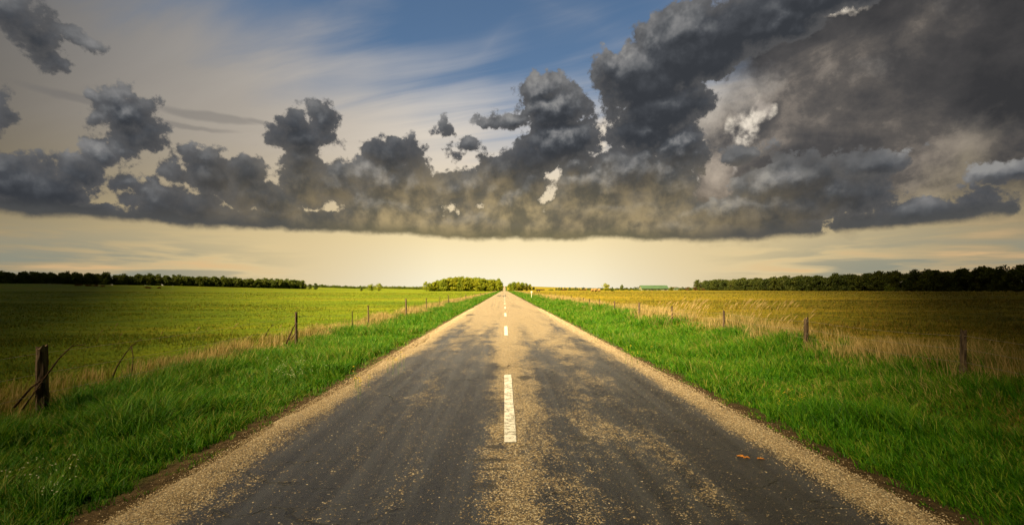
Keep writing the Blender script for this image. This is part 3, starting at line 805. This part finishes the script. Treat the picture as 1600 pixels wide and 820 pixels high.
# ------------------------------------------------------------------ trees
def crown_mesh(name, rad, hgt, seed, nclump=26, nleaf=34, size=0.42, base=0.0, flat=1.0):
    rs = np.random.RandomState(seed)
    C_, Rr = [], []
    for k in range(nclump):
        u = rs.rand()**0.75; a = rs.rand()*6.283; t = rs.rand()
        r = rad*u*math.sqrt(max(0.05, 1-(2*t-0.85)**2*0.8))
        C_.append((r*math.cos(a), r*math.sin(a), base + hgt*(0.08+0.84*t))); Rr.append(rad*(0.26+0.20*rs.rand()))
    C_ = np.array(C_); Rr = np.array(Rr)
    n = nclump*nleaf
    ci = np.repeat(np.arange(nclump), nleaf)
    d = rs.normal(size=(n, 3)); d /= np.linalg.norm(d, axis=1)[:, None]
    p = C_[ci] + d*Rr[ci][:, None]*(0.55+0.5*rs.rand(n, 1))*np.array([1, 1, 0.85])
    p[:, 2] = np.maximum(p[:, 2], base*0.3+0.25)
    nrm = d + 0.8*rs.normal(size=(n, 3)); nrm /= np.linalg.norm(nrm, axis=1)[:, None]
    a = np.cross(nrm, rs.normal(size=(n, 3))); a /= np.linalg.norm(a, axis=1)[:, None]; b = np.cross(nrm, a)
    s = size*(0.6+0.8*rs.rand(n, 1))
    V = np.stack([p-a*s, p-b*s*0.7+a*0.1*s, p+a*s, p+b*s*0.75], 1)
    F = np.arange(4*n).reshape(n, 4)
    rn = np.clip(0.5*rs.rand(nclump)[ci]+0.5*rs.rand(n), 0, 1)
    return V.reshape(-1, 3), F, np.repeat(rn, 4)
def mesh_only(name, V, F, mat_, rn=None):
    o = fast_mesh(name, V, [F], mat_, {'rnd': rn} if rn is not None else None)
    me = o.data; bpy.data.objects.remove(o); return me
def trunk_mesh(name, hgt, crown_r, seed):
    rs = np.random.RandomState(seed); r0 = hgt*0.022
    bend = rs.normal(0, 0.03*hgt, 2)
    parts = [tube([(0, 0, -0.4), (0, 0, 0.3), (bend[0]*.4, bend[1]*.4, hgt*.35), (bend[0], bend[1], hgt*.72)], [r0*1.5, r0*1.1, r0*.8, r0*.3], 7)]
    for k in range(5):
        a = rs.rand()*6.28; z = hgt*(0.25+0.09*k)
        parts.append(tube([(bend[0]*.4, bend[1]*.4, z), (crown_r*.35*math.cos(a), crown_r*.35*math.sin(a), z+hgt*.14), (crown_r*.65*math.cos(a), crown_r*.65*math.sin(a), z+hgt*.24)], [r0*.5, r0*.3, r0*.12], 5))
    V, F = join_vf(parts)
    me = bpy.data.meshes.new(name); me.from_pydata([tuple(v) for v in V], [], F); me.materials.append(M['bark']); me.update()
    return me
LIB = {}
def tree_kind(key, matname, rad, hgt, base, n=5, **kw):
    out = []
    for k in range(n):
        s = hash_seed(key, k)
        h = hgt*(0.9+0.2*np.random.RandomState(s).rand())
        V, F, rn = crown_mesh('crown', rad, h-base, s, base=base, **kw)
        out.append((mesh_only('crown', V, F, M[matname], rn), trunk_mesh('trunk', h, rad, s)))
    LIB[key] = out
def hash_seed(key, k): return (sum(ord(c)*(i+3) for i, c in enumerate(key))*31+k*97) % 100000
tree_kind('dark', 'leaf_dark', 4.6, 12.5, 0.0, 6, nclump=40, nleaf=36, size=0.44)
tree_kind('wood', 'leaf', 4.4, 11.5, 0.0, 6, nclump=38, nleaf=34, size=0.46)
tree_kind('plant', 'leaf_yellow', 4.3, 12.5, 0.0, 6, nclump=46, nleaf=44, size=0.36)
tree_kind('lone', 'leaf', 3.6, 8.0, 1.6, 3, nclump=26, nleaf=40, size=0.30)
tree_kind('loneyellow', 'leaf_yellow', 3.8, 8.5, 1.2, 3, nclump=26, nleaf=40, size=0.32)
tree_kind('bush', 'leaf_dark', 2.4, 3.6, 0.1, 3, nclump=16, nleaf=34, size=0.26)
tree_kind('scrub', 'leaf_red', 2.4, 2.4, 0.0, 3, nclump=16, nleaf=30, size=0.24)
tree_kind('shrub', 'leaf', 2.6, 2.6, 0.0, 3, nclump=16, nleaf=30, size=0.26)
TC = [0]
def plant(kind, x, y, s=1.0, label='', cat='tree', group=None, name=None, sz=None, parts=True):
    k = TC[0]; TC[0] += 1
    cm, tm = LIB[kind][k % len(LIB[kind])]
    z = float(ground_z(x, y))
    o = empty(name or 'tree', (x, y, z), random.random()*6.28)
    o.scale = (s, s, sz or s)
    tag(o, label, cat, group)
    c = bpy.data.objects.new('crown' if cat == 'tree' else 'foliage', cm); COL.objects.link(c); c.parent = o
    t = bpy.data.objects.new('trunk' if cat == 'tree' else 'stem', tm); COL.objects.link(t); t.parent = o
    return o
def mass(name, kind, pts, smin, smax):
    """many trees one cannot tell apart, as one object"""
    Vs, Fs, Rn, b = [], [], [], 0
    for pt in pts:
        x, y = pt[0], pt[1]
        me = LIB[kind][random.randrange(len(LIB[kind]))][0]
        co = np.empty(len(me.vertices)*3, np.float32); me.vertices.foreach_get('co', co); co = co.reshape(-1, 3)
        s = random.uniform(smin, smax)*(pt[2] if len(pt) > 2 else 1.0); a = random.random()*6.28
        c = np.stack([co[:, 0]*math.cos(a)-co[:, 1]*math.sin(a), co[:, 0]*math.sin(a)+co[:, 1]*math.cos(a), co[:, 2]], 1)*s
        c += np.array([x, y, float(ground_z(x, y))])
        Vs.append(c); Fs.append(np.arange(len(c)).reshape(-1, 4)+b); b += len(c)
        Rn.append(np.repeat(np.random.RandomState(len(Vs)).rand(len(c)//4), 4)*0.7+0.3*random.random())
    o = fast_mesh(name, np.concatenate(Vs), [np.concatenate(Fs)], LIB[kind][0][0].materials[0], {'rnd': np.concatenate(Rn)})
    return tag(o, kind='stuff')
def at(px, Y): return (px-VPX)/FPX*Y

# right wood: from (1095 px, far) to beyond the right edge of the frame, getting nearer
rwA, rwB = np.array([262.0, 640.0]), np.array([262.0, 205.0])
inner = []
n = 64
for k in range(n):
    t = k/(n-1); p = rwA*(1-t)+rwB*t
    far = 1-t
    x, y = p[0]+random.uniform(-2.5, 2.5)+3*math.sin(k*0.7), p[1]
    plant('dark', x, y, random.uniform(0.84, 1.10)+0.10*t, 'dark leafy tree in the front row of the long wood beyond the right field', group='front trees of the right wood')
    if k % 2 == 0 or True:
        inner.append((x+random.uniform(6, 9), y+random.uniform(-2, 2)))
        inner.append((x+random.uniform(12, 16), y+random.uniform(-2, 2)))
# its far end turns away from the road
for k in range(9):
    inner.append((262+7*k+random.uniform(-2, 2), 644+random.uniform(-3, 3)))
mass('woodland', 'dark', inner, 0.95, 1.22)
# left wood
lwA, lwB = np.array([-455.0, 395.0]), np.array([-247.0, 590.0])
inner = []
n = 66
for k in range(n):
    t = k/(n-1)
    p = lwA*(1-t)+lwB*t + np.array([random.uniform(-2, 2), random.uniform(-2, 2)])
    s = random.uniform(0.80, 1.0)*(1.0 if t < 0.9 else 1.0-0.35*(t-0.9)/0.1)
    plant('wood', p[0], p[1], s, 'dark green tree in the front row of the long wood beyond the left field', group='front trees of the left wood')
    for r_ in (3.5, 7.0, 10.5): inner.append((p[0]-r_+random.uniform(-2, 2), p[1]+r_+random.uniform(-2, 2)))
mass('woodland', 'wood', inner, 0.82, 1.02)
plant('wood', at(484, 585), 585, 0.62, 'rounded tree standing just off the right end of the left wood')
plant('wood', at(493, 580), 580, 0.66, 'small round tree standing alone past the end of the left wood')

mass('undergrowth', 'bush', [tuple(lwA*(1-t)+lwB*t+np.array([random.uniform(-3, 1), random.uniform(-1, 3)])) for t in np.linspace(0, .97, 110)], 0.8, 1.25)
mass('undergrowth', 'bush', [(262+random.uniform(-2, 3), 205+435*t) for t in np.linspace(0, 1, 130)], 0.7, 1.2)
# centre plantation, left of the road
cy0 = 455
front = [(at(672, cy0) + k*(at(779, cy0)-at(672, cy0))/23.0) for k in range(24)]
inner = []
for k, x in enumerate(front):
    t = k/23.0
    dome = float(np.interp(t, [0, .08, .2, .4, .6, .85, 1.0], [.56, .72, .90, 1.03, 1.0, .90, .80]))
    s = dome*random.uniform(0.97, 1.04)
    plant('plant', x+random.uniform(-1.4, 1.4), cy0+random.uniform(-3, 3), s*random.uniform(0.90, 1.03), 'yellow-green tree on the near side of the plantation left of the road', group='near trees of the plantation')
    for r_ in range(1, 4):
        inner.append((x-r_*1.2+random.uniform(-1, 1), cy0+r_*7+random.uniform(-1.5, 1.5), dome))
mass('woodland', 'plant', [p for p in inner if p[0] < -8], 0.98, 1.06)
for r_ in range(1, 4):
    plant('plant', at(779, cy0)+random.uniform(-.5, .3), cy0+r_*7, 0.92, 'yellow-green tree at the roadside end of the plantation, partly hidden', group='roadside end of the plantation')
plant('loneyellow', at(666, 440), 440, 0.95, 'slender pale tree at the left end of the plantation', sz=1.05)
# clump right of the road
cl = [(797, 560, 0.86), (803, 556, 0.90), (810, 562, 0.84), (816, 566, 0.86), (822, 570, 0.78), (828, 574, 0.66), (800, 575, 0.92), (807, 580, 0.95), (815, 585, 0.9), (834, 580, 0.42)]
for k, (px, Y, s) in enumerate(cl):
    plant('plant' if k < 7 else 'wood', at(px, Y), Y, s*0.95, 'green tree in the small clump right of the road where the road ends', group='trees of the clump right of the road')
# lone trees and bushes between
plant('loneyellow', at(581, 430), 430, 1.0, 'low spreading tree alone on the left horizon, left one of a pair', sz=0.80)
plant('loneyellow', at(592, 432), 432, 1.05, 'low spreading tree alone on the left horizon, right one of a pair', sz=0.84)
plant('bush', at(565, 450), 450, 0.7, 'small dark bush beside the pair of spreading trees on the left horizon', 'bush', name='bush')
plant('loneyellow', at(946, 430), 430, 0.95, 'pale rounded tree on the right horizon near the hay stacks', sz=0.88)
plant('shrub', at(957, 432), 432, 0.8, 'low green bush beside the pale rounded tree on the right horizon', 'bush', name='bush')
plant('wood', at(972, 470), 470, 0.42, 'little upright tree alone on the right horizon', sz=0.55)
for px, s in ((508, .9), (520, .8), (531, .9), (541, .7), (552, .6)):
    plant('wood', at(px, 900), 900, s*0.62, 'tiny far tree in the thin line left of the pair of trees', group='far tree line left of the pair', sz=s*0.5)
for k in range(13):
    px = 604+k*4.6+random.uniform(-1.5, 1.5)
    plant('wood', at(px, 1000), 1000, random.uniform(.35, .62), 'tiny far tree on the horizon between the pair and the plantation', group='far trees left of the plantation')
for k in range(26):
    px = 838+k*6.3+random.uniform(-2, 2)
    kd = 'scrub' if (k % 5 in (1, 2) and k < 14) else 'shrub'
    plant(kd, at(px, 640), 640+random.uniform(-15, 15), random.uniform(0.8, 1.3),
          'russet shrub in the low hedge line on the right horizon' if kd == 'scrub' else 'green shrub in the low hedge line on the right horizon', 'shrub',
          group='russet shrubs of the right hedge line' if kd == 'scrub' else 'green shrubs of the right hedge line', name='shrub', sz=random.uniform(0.6, 0.95))
for k in range(12):
    px = 1046+k*4.6
    kd = 'scrub' if k % 3 else 'shrub'
    plant(kd, at(px, 560), 560+random.uniform(-10, 10), random.uniform(1.0, 1.5),
          'russet shrub between the green-roofed barn and the dark wood' if kd == 'scrub' else 'green shrub between the green-roofed barn and the dark wood', 'shrub',
          group='russet shrubs by the barn' if kd == 'scrub' else 'green shrubs by the barn', name='shrub')
for k in range(7):
    px = 983+k*8
    plant('shrub', at(px, 480), 480, random.uniform(.5, .8), 'low green shrub in front of the green-roofed barn', 'shrub', group='shrubs in front of the barn', name='shrub', sz=.5)
plant('bush', at(1320, 330), 330, 0.8, 'small bush at the foot of the right wood, left one of two', 'bush', name='bush')
plant('shrub', at(1388, 300), 300, 1.05, 'round paler bush at the foot of the right wood, right one of two', 'bush', name='bush', sz=1.4)
for k in range(14):
    px = 116+k*5.2+(k > 9)*60
    plant('scrub', at(px, 352), 352+random.uniform(-5, 5), random.uniform(.5, .85), 'brownish scrub at the foot of the left wood', 'shrub', group='scrub at the foot of the left wood', name='shrub', sz=.5)

# far hedges on the horizon
mass('hedgerow', 'shrub', [(at(390+k*2.4, 880)+random.uniform(-1.5, 1.5), 880+random.uniform(-6, 6)) for k in range(78)], 1.0, 1.9)
mass('hedgerow', 'shrub', [(at(598+k*1.7, 1050)+random.uniform(-2, 2), 1050+random.uniform(-6, 6)) for k in range(40)], 1.0, 2.0)
mass('hedgerow', 'bush', [(at(870+k*2.6, 760)+random.uniform(-2, 2), 760+random.uniform(-6, 6)) for k in range(90)], 0.8, 1.3)

# ------------------------------------------------------------------ far barn with a green roof
def box(x0, x1, y0, y1, z0, z1):
    V = [(x0, y0, z0), (x1, y0, z0), (x1, y1, z0), (x0, y1, z0), (x0, y0, z1), (x1, y0, z1), (x1, y1, z1), (x0, y1, z1)]
    return V, [(0, 3, 2, 1), (4, 5, 6, 7), (0, 1, 5, 4), (1, 2, 6, 5), (2, 3, 7, 6), (3, 0, 4, 7)]
bx, by = at(1021, 520), 520.0
bz = float(ground_z(bx, by))
barn = tag(empty('barn', (bx, by, bz)), 'long low barn with a pale green roof on the right horizon', 'barn')
Lh, Wd = 14.2, 6.0
V, F = join_vf([box(-Lh, Lh, -Wd, Wd, -1.0, 2.2), ([(-Lh, -Wd, 2.2), (-Lh, Wd, 2.2), (-Lh, 0, 5.4), (Lh, -Wd, 2.2), (Lh, Wd, 2.2), (Lh, 0, 5.4)], [(0, 2, 1), (3, 4, 5)])])
new_obj('wall', V, F, M['barn_wall'], barn)
o_, t_ = 0.6, 0.12
prof = [(-Wd-o_, 1.98), (0, 5.55), (Wd+o_, 1.98), (Wd+o_, 1.98+t_), (0, 5.55+t_+.03), (-Wd-o_, 1.98+t_)]
V = [(-Lh-.5, a, b) for a, b in prof] + [(Lh+.5, a, b) for a, b in prof]
F = [(0, 1, 4, 5), (1, 2, 3, 4)] + [(q, 6+q, 6+(q+1) % 6, (q+1) % 6) for q in range(6)] + [(11, 10, 7, 6), (10, 9, 8, 7)]
new_obj('roof', V, F, M['barn_roof'], barn)
for k in range(4):
    V, F = box(-Lh+3+k*7, -Lh+5.4+k*7, -Wd-0.06, -Wd+0.02, -0.6, 1.8)
    new_obj('door', V, F, M['barn_door'], barn)
sx_, sy_ = at(1056, 530), 530.0
shed = tag(empty('shed', (sx_, sy_, float(ground_z(sx_, sy_)))), 'tiny shed with a green roof just right of the long barn', 'shed')
V, F = box(-2, 2, -1.6, 1.6, -0.5, 1.7); new_obj('wall', V, F, M['barn_wall'], shed)
V = [(-2.3, -2, 1.65), (2.3, -2, 1.65), (2.3, 2, 1.65), (-2.3, 2, 1.65), (-2.3, 0, 2.7), (2.3, 0, 2.7)]
new_obj('roof', V, [(0, 1, 5, 4), (3, 4, 5, 2), (0, 4, 3), (1, 2, 5), (0, 3, 2, 1)], M['barn_roof'], shed)

# ------------------------------------------------------------------ hay stacks
def bale(name, x, y, r, L, label, rz):
    z = float(ground_z(x, y))
    V, F = [], []
    N, K = 22, 7
    for k in range(K):
        t = -L/2 + L*k/(K-1); e = 1-0.10*(abs(2*k/(K-1)-1)**4)
        for s in range(N):
            a = 2*math.pi*s/N; rr = r*e*(1+random.uniform(-.03, .03))
            V.append((t+random.uniform(-.02, .02), rr*math.cos(a), r*0.93+rr*math.sin(a)))
    for k in range(K-1):
        for s in range(N):
            q = (s+1) % N; F.append((k*N+s, k*N+q, (k+1)*N+q, (k+1)*N+s))
    F += [tuple(range(N)), tuple((K-1)*N+s for s in range(N))[::-1]]
    o = new_obj(name, V, F, M['hay']); o.location = (x, y, z); o.rotation_euler = (0, 0, rz)
    return tag(o, label, 'hay bale', 'hay bales in the right field')
bale('hay_bale', at(925.5, 300), 300, 0.95, 1.5, 'left end bale of the small weathered row in the right field', 0.1)
bale('hay_bale', at(930.5, 302), 302, 1.05, 1.6, 'middle and largest bale of the small weathered row in the right field', 0.3)
bale('hay_bale', at(936, 300), 300, 0.9, 1.6, 'right end bale of the small weathered row in the right field', -0.2)

# dark cow grazing right of the road
def cow(x, y):
    z = float(ground_z(x, y))
    me = bpy.data.meshes.new('cow')
    P = [(0, 0, 1.05), (-.55, 0, 1.1), (.55, 0, 1.12), (.85, 0, 1.2), (1.15, 0, .95), (1.35, 0, .55), (1.45, 0, .32),
         (-.62, .2, .72), (-.60, .22, .35), (-.62, .22, 0.03), (-.62, -.2, .72), (-.60, -.22, .35), (-.62, -.22, 0.03),
         (.60, .2, .72), (.62, .2, .35), (.60, .2, 0.03), (.60, -.2, .72), (.62, -.2, .35), (.60, -.2, 0.03), (-.82, 0, 1.15), (-.92, 0, .6)]
    E = [(0, 1), (0, 2), (2, 3), (3, 4), (4, 5), (5, 6), (1, 7), (7, 8), (8, 9), (1, 10), (10, 11), (11, 12), (2, 13), (13, 14), (14, 15), (2, 16), (16, 17), (17, 18), (1, 19), (19, 20)]
    rad = [.40, .36, .36, .26, .20, .15, .11] + [.17, .08, .06]*2 + [.14, .08, .06]*2 + [.10, .03]
    me.from_pydata(P, E, [])
    o = bpy.data.objects.new('cow', me); COL.objects.link(o)
    md = o.modifiers.new('skin', 'SKIN')
    for v, r in zip(me.skin_vertices[0].data if me.skin_vertices else [], rad): v.radius = (r, r)
    if not me.skin_vertices:
        pass
    s = o.modifiers.new('sub', 'SUBSURF'); s.levels = 1; s.render_levels = 2
    me.materials.append(M['cow'])
    o.location = (x, y, z); o.rotation_euler = (0, 0, 2.6)
    return tag(o, 'small dark cow grazing in the right field near the road', 'cow')
cow(at(841.5, 262), 262)

# ------------------------------------------------------------------ roadside marker post
mx_, my_ = at(830.5, 100), 100.0
mp = tag(empty('marker_post', (mx_, my_, float(ground_z(mx_, my_)))), 'thin white roadside marker with a small pale plate on the right verge', 'marker post')
V, F = tube([(0, 0, -.2), (0, 0, .6), (0, 0, 1.28)], [.045, .045, .045], 8); new_obj('pole', V, F, M['white_post'], mp)
V, F = box(-.16, .16, -.07, -.045, 1.06, 1.40); new_obj('plate', V, F, M['white_post'], mp)

# ------------------------------------------------------------------ fences
def post_mesh(h, r, seed, parent, x, y, lean=(0, 0)):
    rs = np.random.RandomState(seed)
    N, K = 12, 12
    V, F = [], []
    ridge = 1 + 0.10*rs.normal(size=N)
    for k in range(K):
        t = k/(K-1)
        for s in range(N):
            a = 2*math.pi*s/N
            rr = r*ridge[s]*(1.06-0.12*t)*(1+0.05*rs.normal())
            zz = -0.3 + (h+0.3)*t + (0.03*rs.normal() if k == K-1 else 0)
            V.append((x+rr*math.cos(a)+lean[0]*t*h, y+rr*math.sin(a)+lean[1]*t*h, zz+float(ground_z(x, y))))
    for k in range(K-1):
        for s in range(N):
            q = (s+1) % N; F.append((k*N+s, k*N+q, (k+1)*N+q, (k+1)*N+s))
    c = len(V); V.append((x+lean[0]*h, y+lean[1]*h, float(ground_z(x, y))+h-0.015))
    F += [((K-1)*N+s, (K-1)*N+(s+1) % N, c) for s in range(N)]
    o = new_obj('fence_post', V, F, M['post'], parent, smooth=False)
    return o, (x+lean[0]*h, y+lean[1]*h, float(ground_z(x, y))+h)
def fence(posts, label, seed):
    root = tag(empty('wire_fence', (0, 0, 0)), label, 'fence')
    tops = []
    for k, (px, py, r, ln) in enumerate(posts):          # px: where its top stands across the view, py: how high it reaches
        Y = ln; X = at(px, Y)
        gz0 = float(ground_z(X, Y))
        top = EYE + (HPY-py)/FPX*Y
        h = max(0.5, top-gz0)
        o, tp = post_mesh(h, r*(1.0 if (k == 0 and px < 788) else 0.75), seed+k, root, X, Y, (random.uniform(-.03, .03), random.uniform(-.02, .02)))
        if k == 0: o['label'] = 'nearest and thickest post, bark peeling' if px < 788 else 'nearest post, dark with pale lichen spots'
        tops.append((X, Y, gz0, h))
    for frac in (0.90, 0.62, 0.34):
        pts = []
        first = tops[0]
        X0, Y0 = first[0]*1.0, first[1]
        seq = [(X0-(tops[1][0]-X0)*0.9, Y0-(tops[1][1]-Y0)*0.75, first[2], first[3])] + tops
        for a, b in zip(seq[:-1], seq[1:]):
            for t in (0, .25, .5, .75):
                sag = -0.05*4*t*(1-t)
                pts.append((a[0]+(b[0]-a[0])*t-0.0, a[1]+(b[1]-a[1])*t-0.07*(1 if t == 0 else 1), (a[2]+a[3]*frac)*(1-t)+(b[2]+b[3]*frac)*t+sag))
        V, F = tube(pts, [0.0024]*len(pts), 4, cap=False)
        new_obj('wire', V, F, M['wire'], root)
left_posts = [(66, 540, .070, 6.9), (463, 488, .05, 15.4), (551, 487, .025, 20.5), (576, 477, .045, 24.0), (635, 467, .075, 33.0), (666, 466, .055, 41.5),
              (687, 463, .035, 50), (701, 461.5, .06, 58), (720, 461, .05, 74), (728, 459.5, .09, 85), (742, 458.5, .07, 109), (751, 457.5, .07, 136), (758, 456.5, .07, 165)]
right_posts = [(1504, 517, .055, 7.9), (1259.5, 497, .065, 12.0), (1130.5, 486, .05, 16.4), (1050, 478, .045, 21.5), (998.5, 473, .075, 27.0), (960, 470.5, .06, 32.8),
               (937, 467.5, .05, 38.0), (921, 466.5, .045, 43.0), (912, 465, .06, 49), (903, 464, .06, 56), (893, 462.5, .06, 66), (880, 460.5, .06, 82), (868, 459, .07, 100), (859, 457.5, .07, 125)]
fence(left_posts, 'old post and wire fence running beside the road on the left', 100)
fence(right_posts, 'old post and wire fence running beside the road on the right', 300)

# dead branches caught by the fence
def branch(chains, label, name='dead_branch'):
    V, F = join_vf([tube(p, r, 6) for p, r in chains])
    return tag(new_obj(name, V, F, M['twig'], smooth=True), label, 'branch')
def pp(px, py, Y): return (at(px, Y), Y, EYE+(HPY-py)/FPX*Y)
branch([([pp(22, 636, 6.75), pp(48, 606, 6.78), pp(70, 590, 6.80), pp(92, 560, 6.85), pp(112, 541, 6.9), pp(126, 539, 6.95), pp(141, 543, 7.0)], [.016, .014, .012, .010, .007, .005, .003]),
        ([pp(34, 640, 6.7), pp(50, 618, 6.75), pp(70, 590, 6.8)], [.012, .010, .008]),
        ([pp(112, 541, 6.9), pp(122, 531, 6.9)], [.005, .002]), ([pp(126, 539, 6.95), pp(139, 536, 6.95)], [.004, .002])],
       'dead curved branch leaning against the nearest left post')
branch([([pp(172, 600, 8.8), pp(183, 572, 8.8), pp(196, 552, 8.8), pp(206, 540, 8.8), pp(222, 528, 8.8)], [.013, .012, .010, .007, .003]),
        ([pp(205, 541, 8.8), pp(208, 556, 8.75), pp(207, 574, 8.75), pp(203, 596, 8.7)], [.008, .007, .006, .005])],
       'dead bent branch standing in dry grass right of the nearest left post')
branch([([pp(447, 537, 14.9), pp(453, 524, 15.0), pp(458, 512, 15.1), pp(462, 505, 15.2), pp(472, 507, 15.2)], [.028, .024, .018, .012, .006]),
        ([pp(450, 531, 14.9), pp(456, 528, 15), pp(463, 518, 15)], [.018, .014, .008])],
       'short dead branch leaning on the second left post')
branch([([pp(415, 525, 15.6), pp(419, 515, 15.6), pp(426, 508, 15.7), pp(436, 504, 15.8)], [.012, .010, .008, .004])],
       'thin arching bramble stem left of the second left post', 'bramble_stem')

# fallen orange leaves on the right lane
for k, (px, py) in enumerate(((1157, 714), (1188, 718), (1165, 716))):
    Y = (EYE-0.03)*FPX/(py-HPY); X = at(px, Y)
    rs = np.random.RandomState(k+5)
    N = 14; V = [(0, 0, 0.012)]
    for s in range(N):
        a = 2*math.pi*s/N; r = (0.018 if s % 2 else 0.034)*(0.8+0.4*rs.rand())
        V.append((r*math.cos(a)*1.2, r*math.sin(a), 0.004+0.012*rs.rand()))
    V += [(a, b, c-0.002) for a, b, c in V]
    F = [(0, 1+s, 1+(s+1) % N) for s in range(N)] + [(N+1, N+2+(s+1) % N, N+2+s) for s in range(N)]
    o = new_obj('fallen_leaf', V, F, M['leaf_litter'])
    o.location = (X, Y, float(road_sheet(np.array(X), np.array(Y)))+0.004)
    tag(o, ['curled orange leaf, leftmost on the right lane', 'curled orange leaf, rightmost on the right lane', 'small orange leaf between two others on the right lane'][k], 'leaf', 'fallen leaves on the road')

M['stalk'] = plain('green_stalk', (0.045, 0.11, 0.015), 0.7, 0.2, 0.2, 8.0)
# feathery reed grass standing above the right field, all leaning with the wind
def reeds(name, spots):
    V, F = [], []
    for (px, Y, h) in spots:
        x0 = at(px, Y); z0 = float(ground_z(x0, Y)); ln = random.uniform(0.25, 0.5)
        P_ = [(x0+ln*h*t**2.2, Y, z0+h*(t-0.12*t**3)) for t in (0, .3, .55, .72, .8, .88, .95, 1.0)]
        v, f = tube(P_, [.003, .003, .003, .004, .012, .015, .010, .002], 5)
        b = len(V); V += v; F += [tuple(i_+b for i_ in q) for q in f]
    return tag(new_obj(name, V, F, M['reed'], smooth=True), kind='stuff')
reeds('reed_grass', [(random.choice([random.uniform(1018, 1108), random.uniform(1018, 1100), random.uniform(1125, 1250)]), random.uniform(18.5, 25), random.uniform(.75, 1.15)) for _ in range(95)]
      + [(random.uniform(1160, 1260), random.uniform(12.5, 16), random.uniform(.6, .9)) for _ in range(14)]
      + [(random.uniform(150, 440), random.uniform(14, 17), random.uniform(.45, .65)) for _ in range(8)])

# small white and yellow flowers in the verge: nobody could count them
def flowers(name, pts, m1, size):
    V, F, stems = [], [], []
    for (x, y, h) in pts:
        z = float(ground_z(x, y))
        lx, ly = random.uniform(-.04, .04), random.uniform(-.04, .04)
        b = len(V)
        s = 0.0016+0.0002*y
        V += [(x-s, y, z), (x+s, y, z), (x+lx+s*.6, y+ly, z+h), (x+lx-s*.6, y+ly, z+h)]; F.append((b, b+1, b+2, b+3)); stems.append(len(F)-1)
        for q in range(random.randint(3, 6)):
            cx_, cy_, cz = x+lx+random.uniform(-.025, .025), y+ly+random.uniform(-.025, .025), z+h+random.uniform(-.07, .02)
            r = size*(0.7+0.6*random.random())*(1+0.05*y)
            b = len(V)
            V += [(cx_+r*math.cos(a), cy_+r*math.sin(a)*.8, cz+0.35*r*math.sin(a*2)) for a in np.arange(5)*1.2566]
            V.append((cx_, cy_, cz+r*.6)); F += [(b+i_, b+(i_+1) % 5, b+5) for i_ in range(5)]
    o = new_obj(name, V, F, m1); o.data.materials.append(M['stalk'])
    for i_ in stems: o.data.polygons[i_].material_index = 1
    return tag(o, kind='stuff')
def pts_px(lst, n, sx, sy):
    out = []
    for px, py in lst:
        for _ in range(n):
            qx, qy = px+random.gauss(0, sx), py+random.gauss(0, sy)
            Y = (EYE-0.15)*FPX/(qy-HPY); out.append((at(qx, Y), Y, random.uniform(.30, .5)))
    return out
flowers('white_flowers', pts_px([(25, 770), (55, 765), (80, 770), (105, 762)], 3, 12, 14) + pts_px([(440, 585), (455, 590), (480, 580)], 9, 14, 6) + pts_px([(935, 520), (980, 530)], 5, 10, 4), M['petal'], 0.0045)
flowers('yellow_flowers', pts_px([(1215, 622), (1235, 628), (560, 600), (1000, 560), (610, 570)], 6, 16, 6), M['petal_yellow'], 0.006)
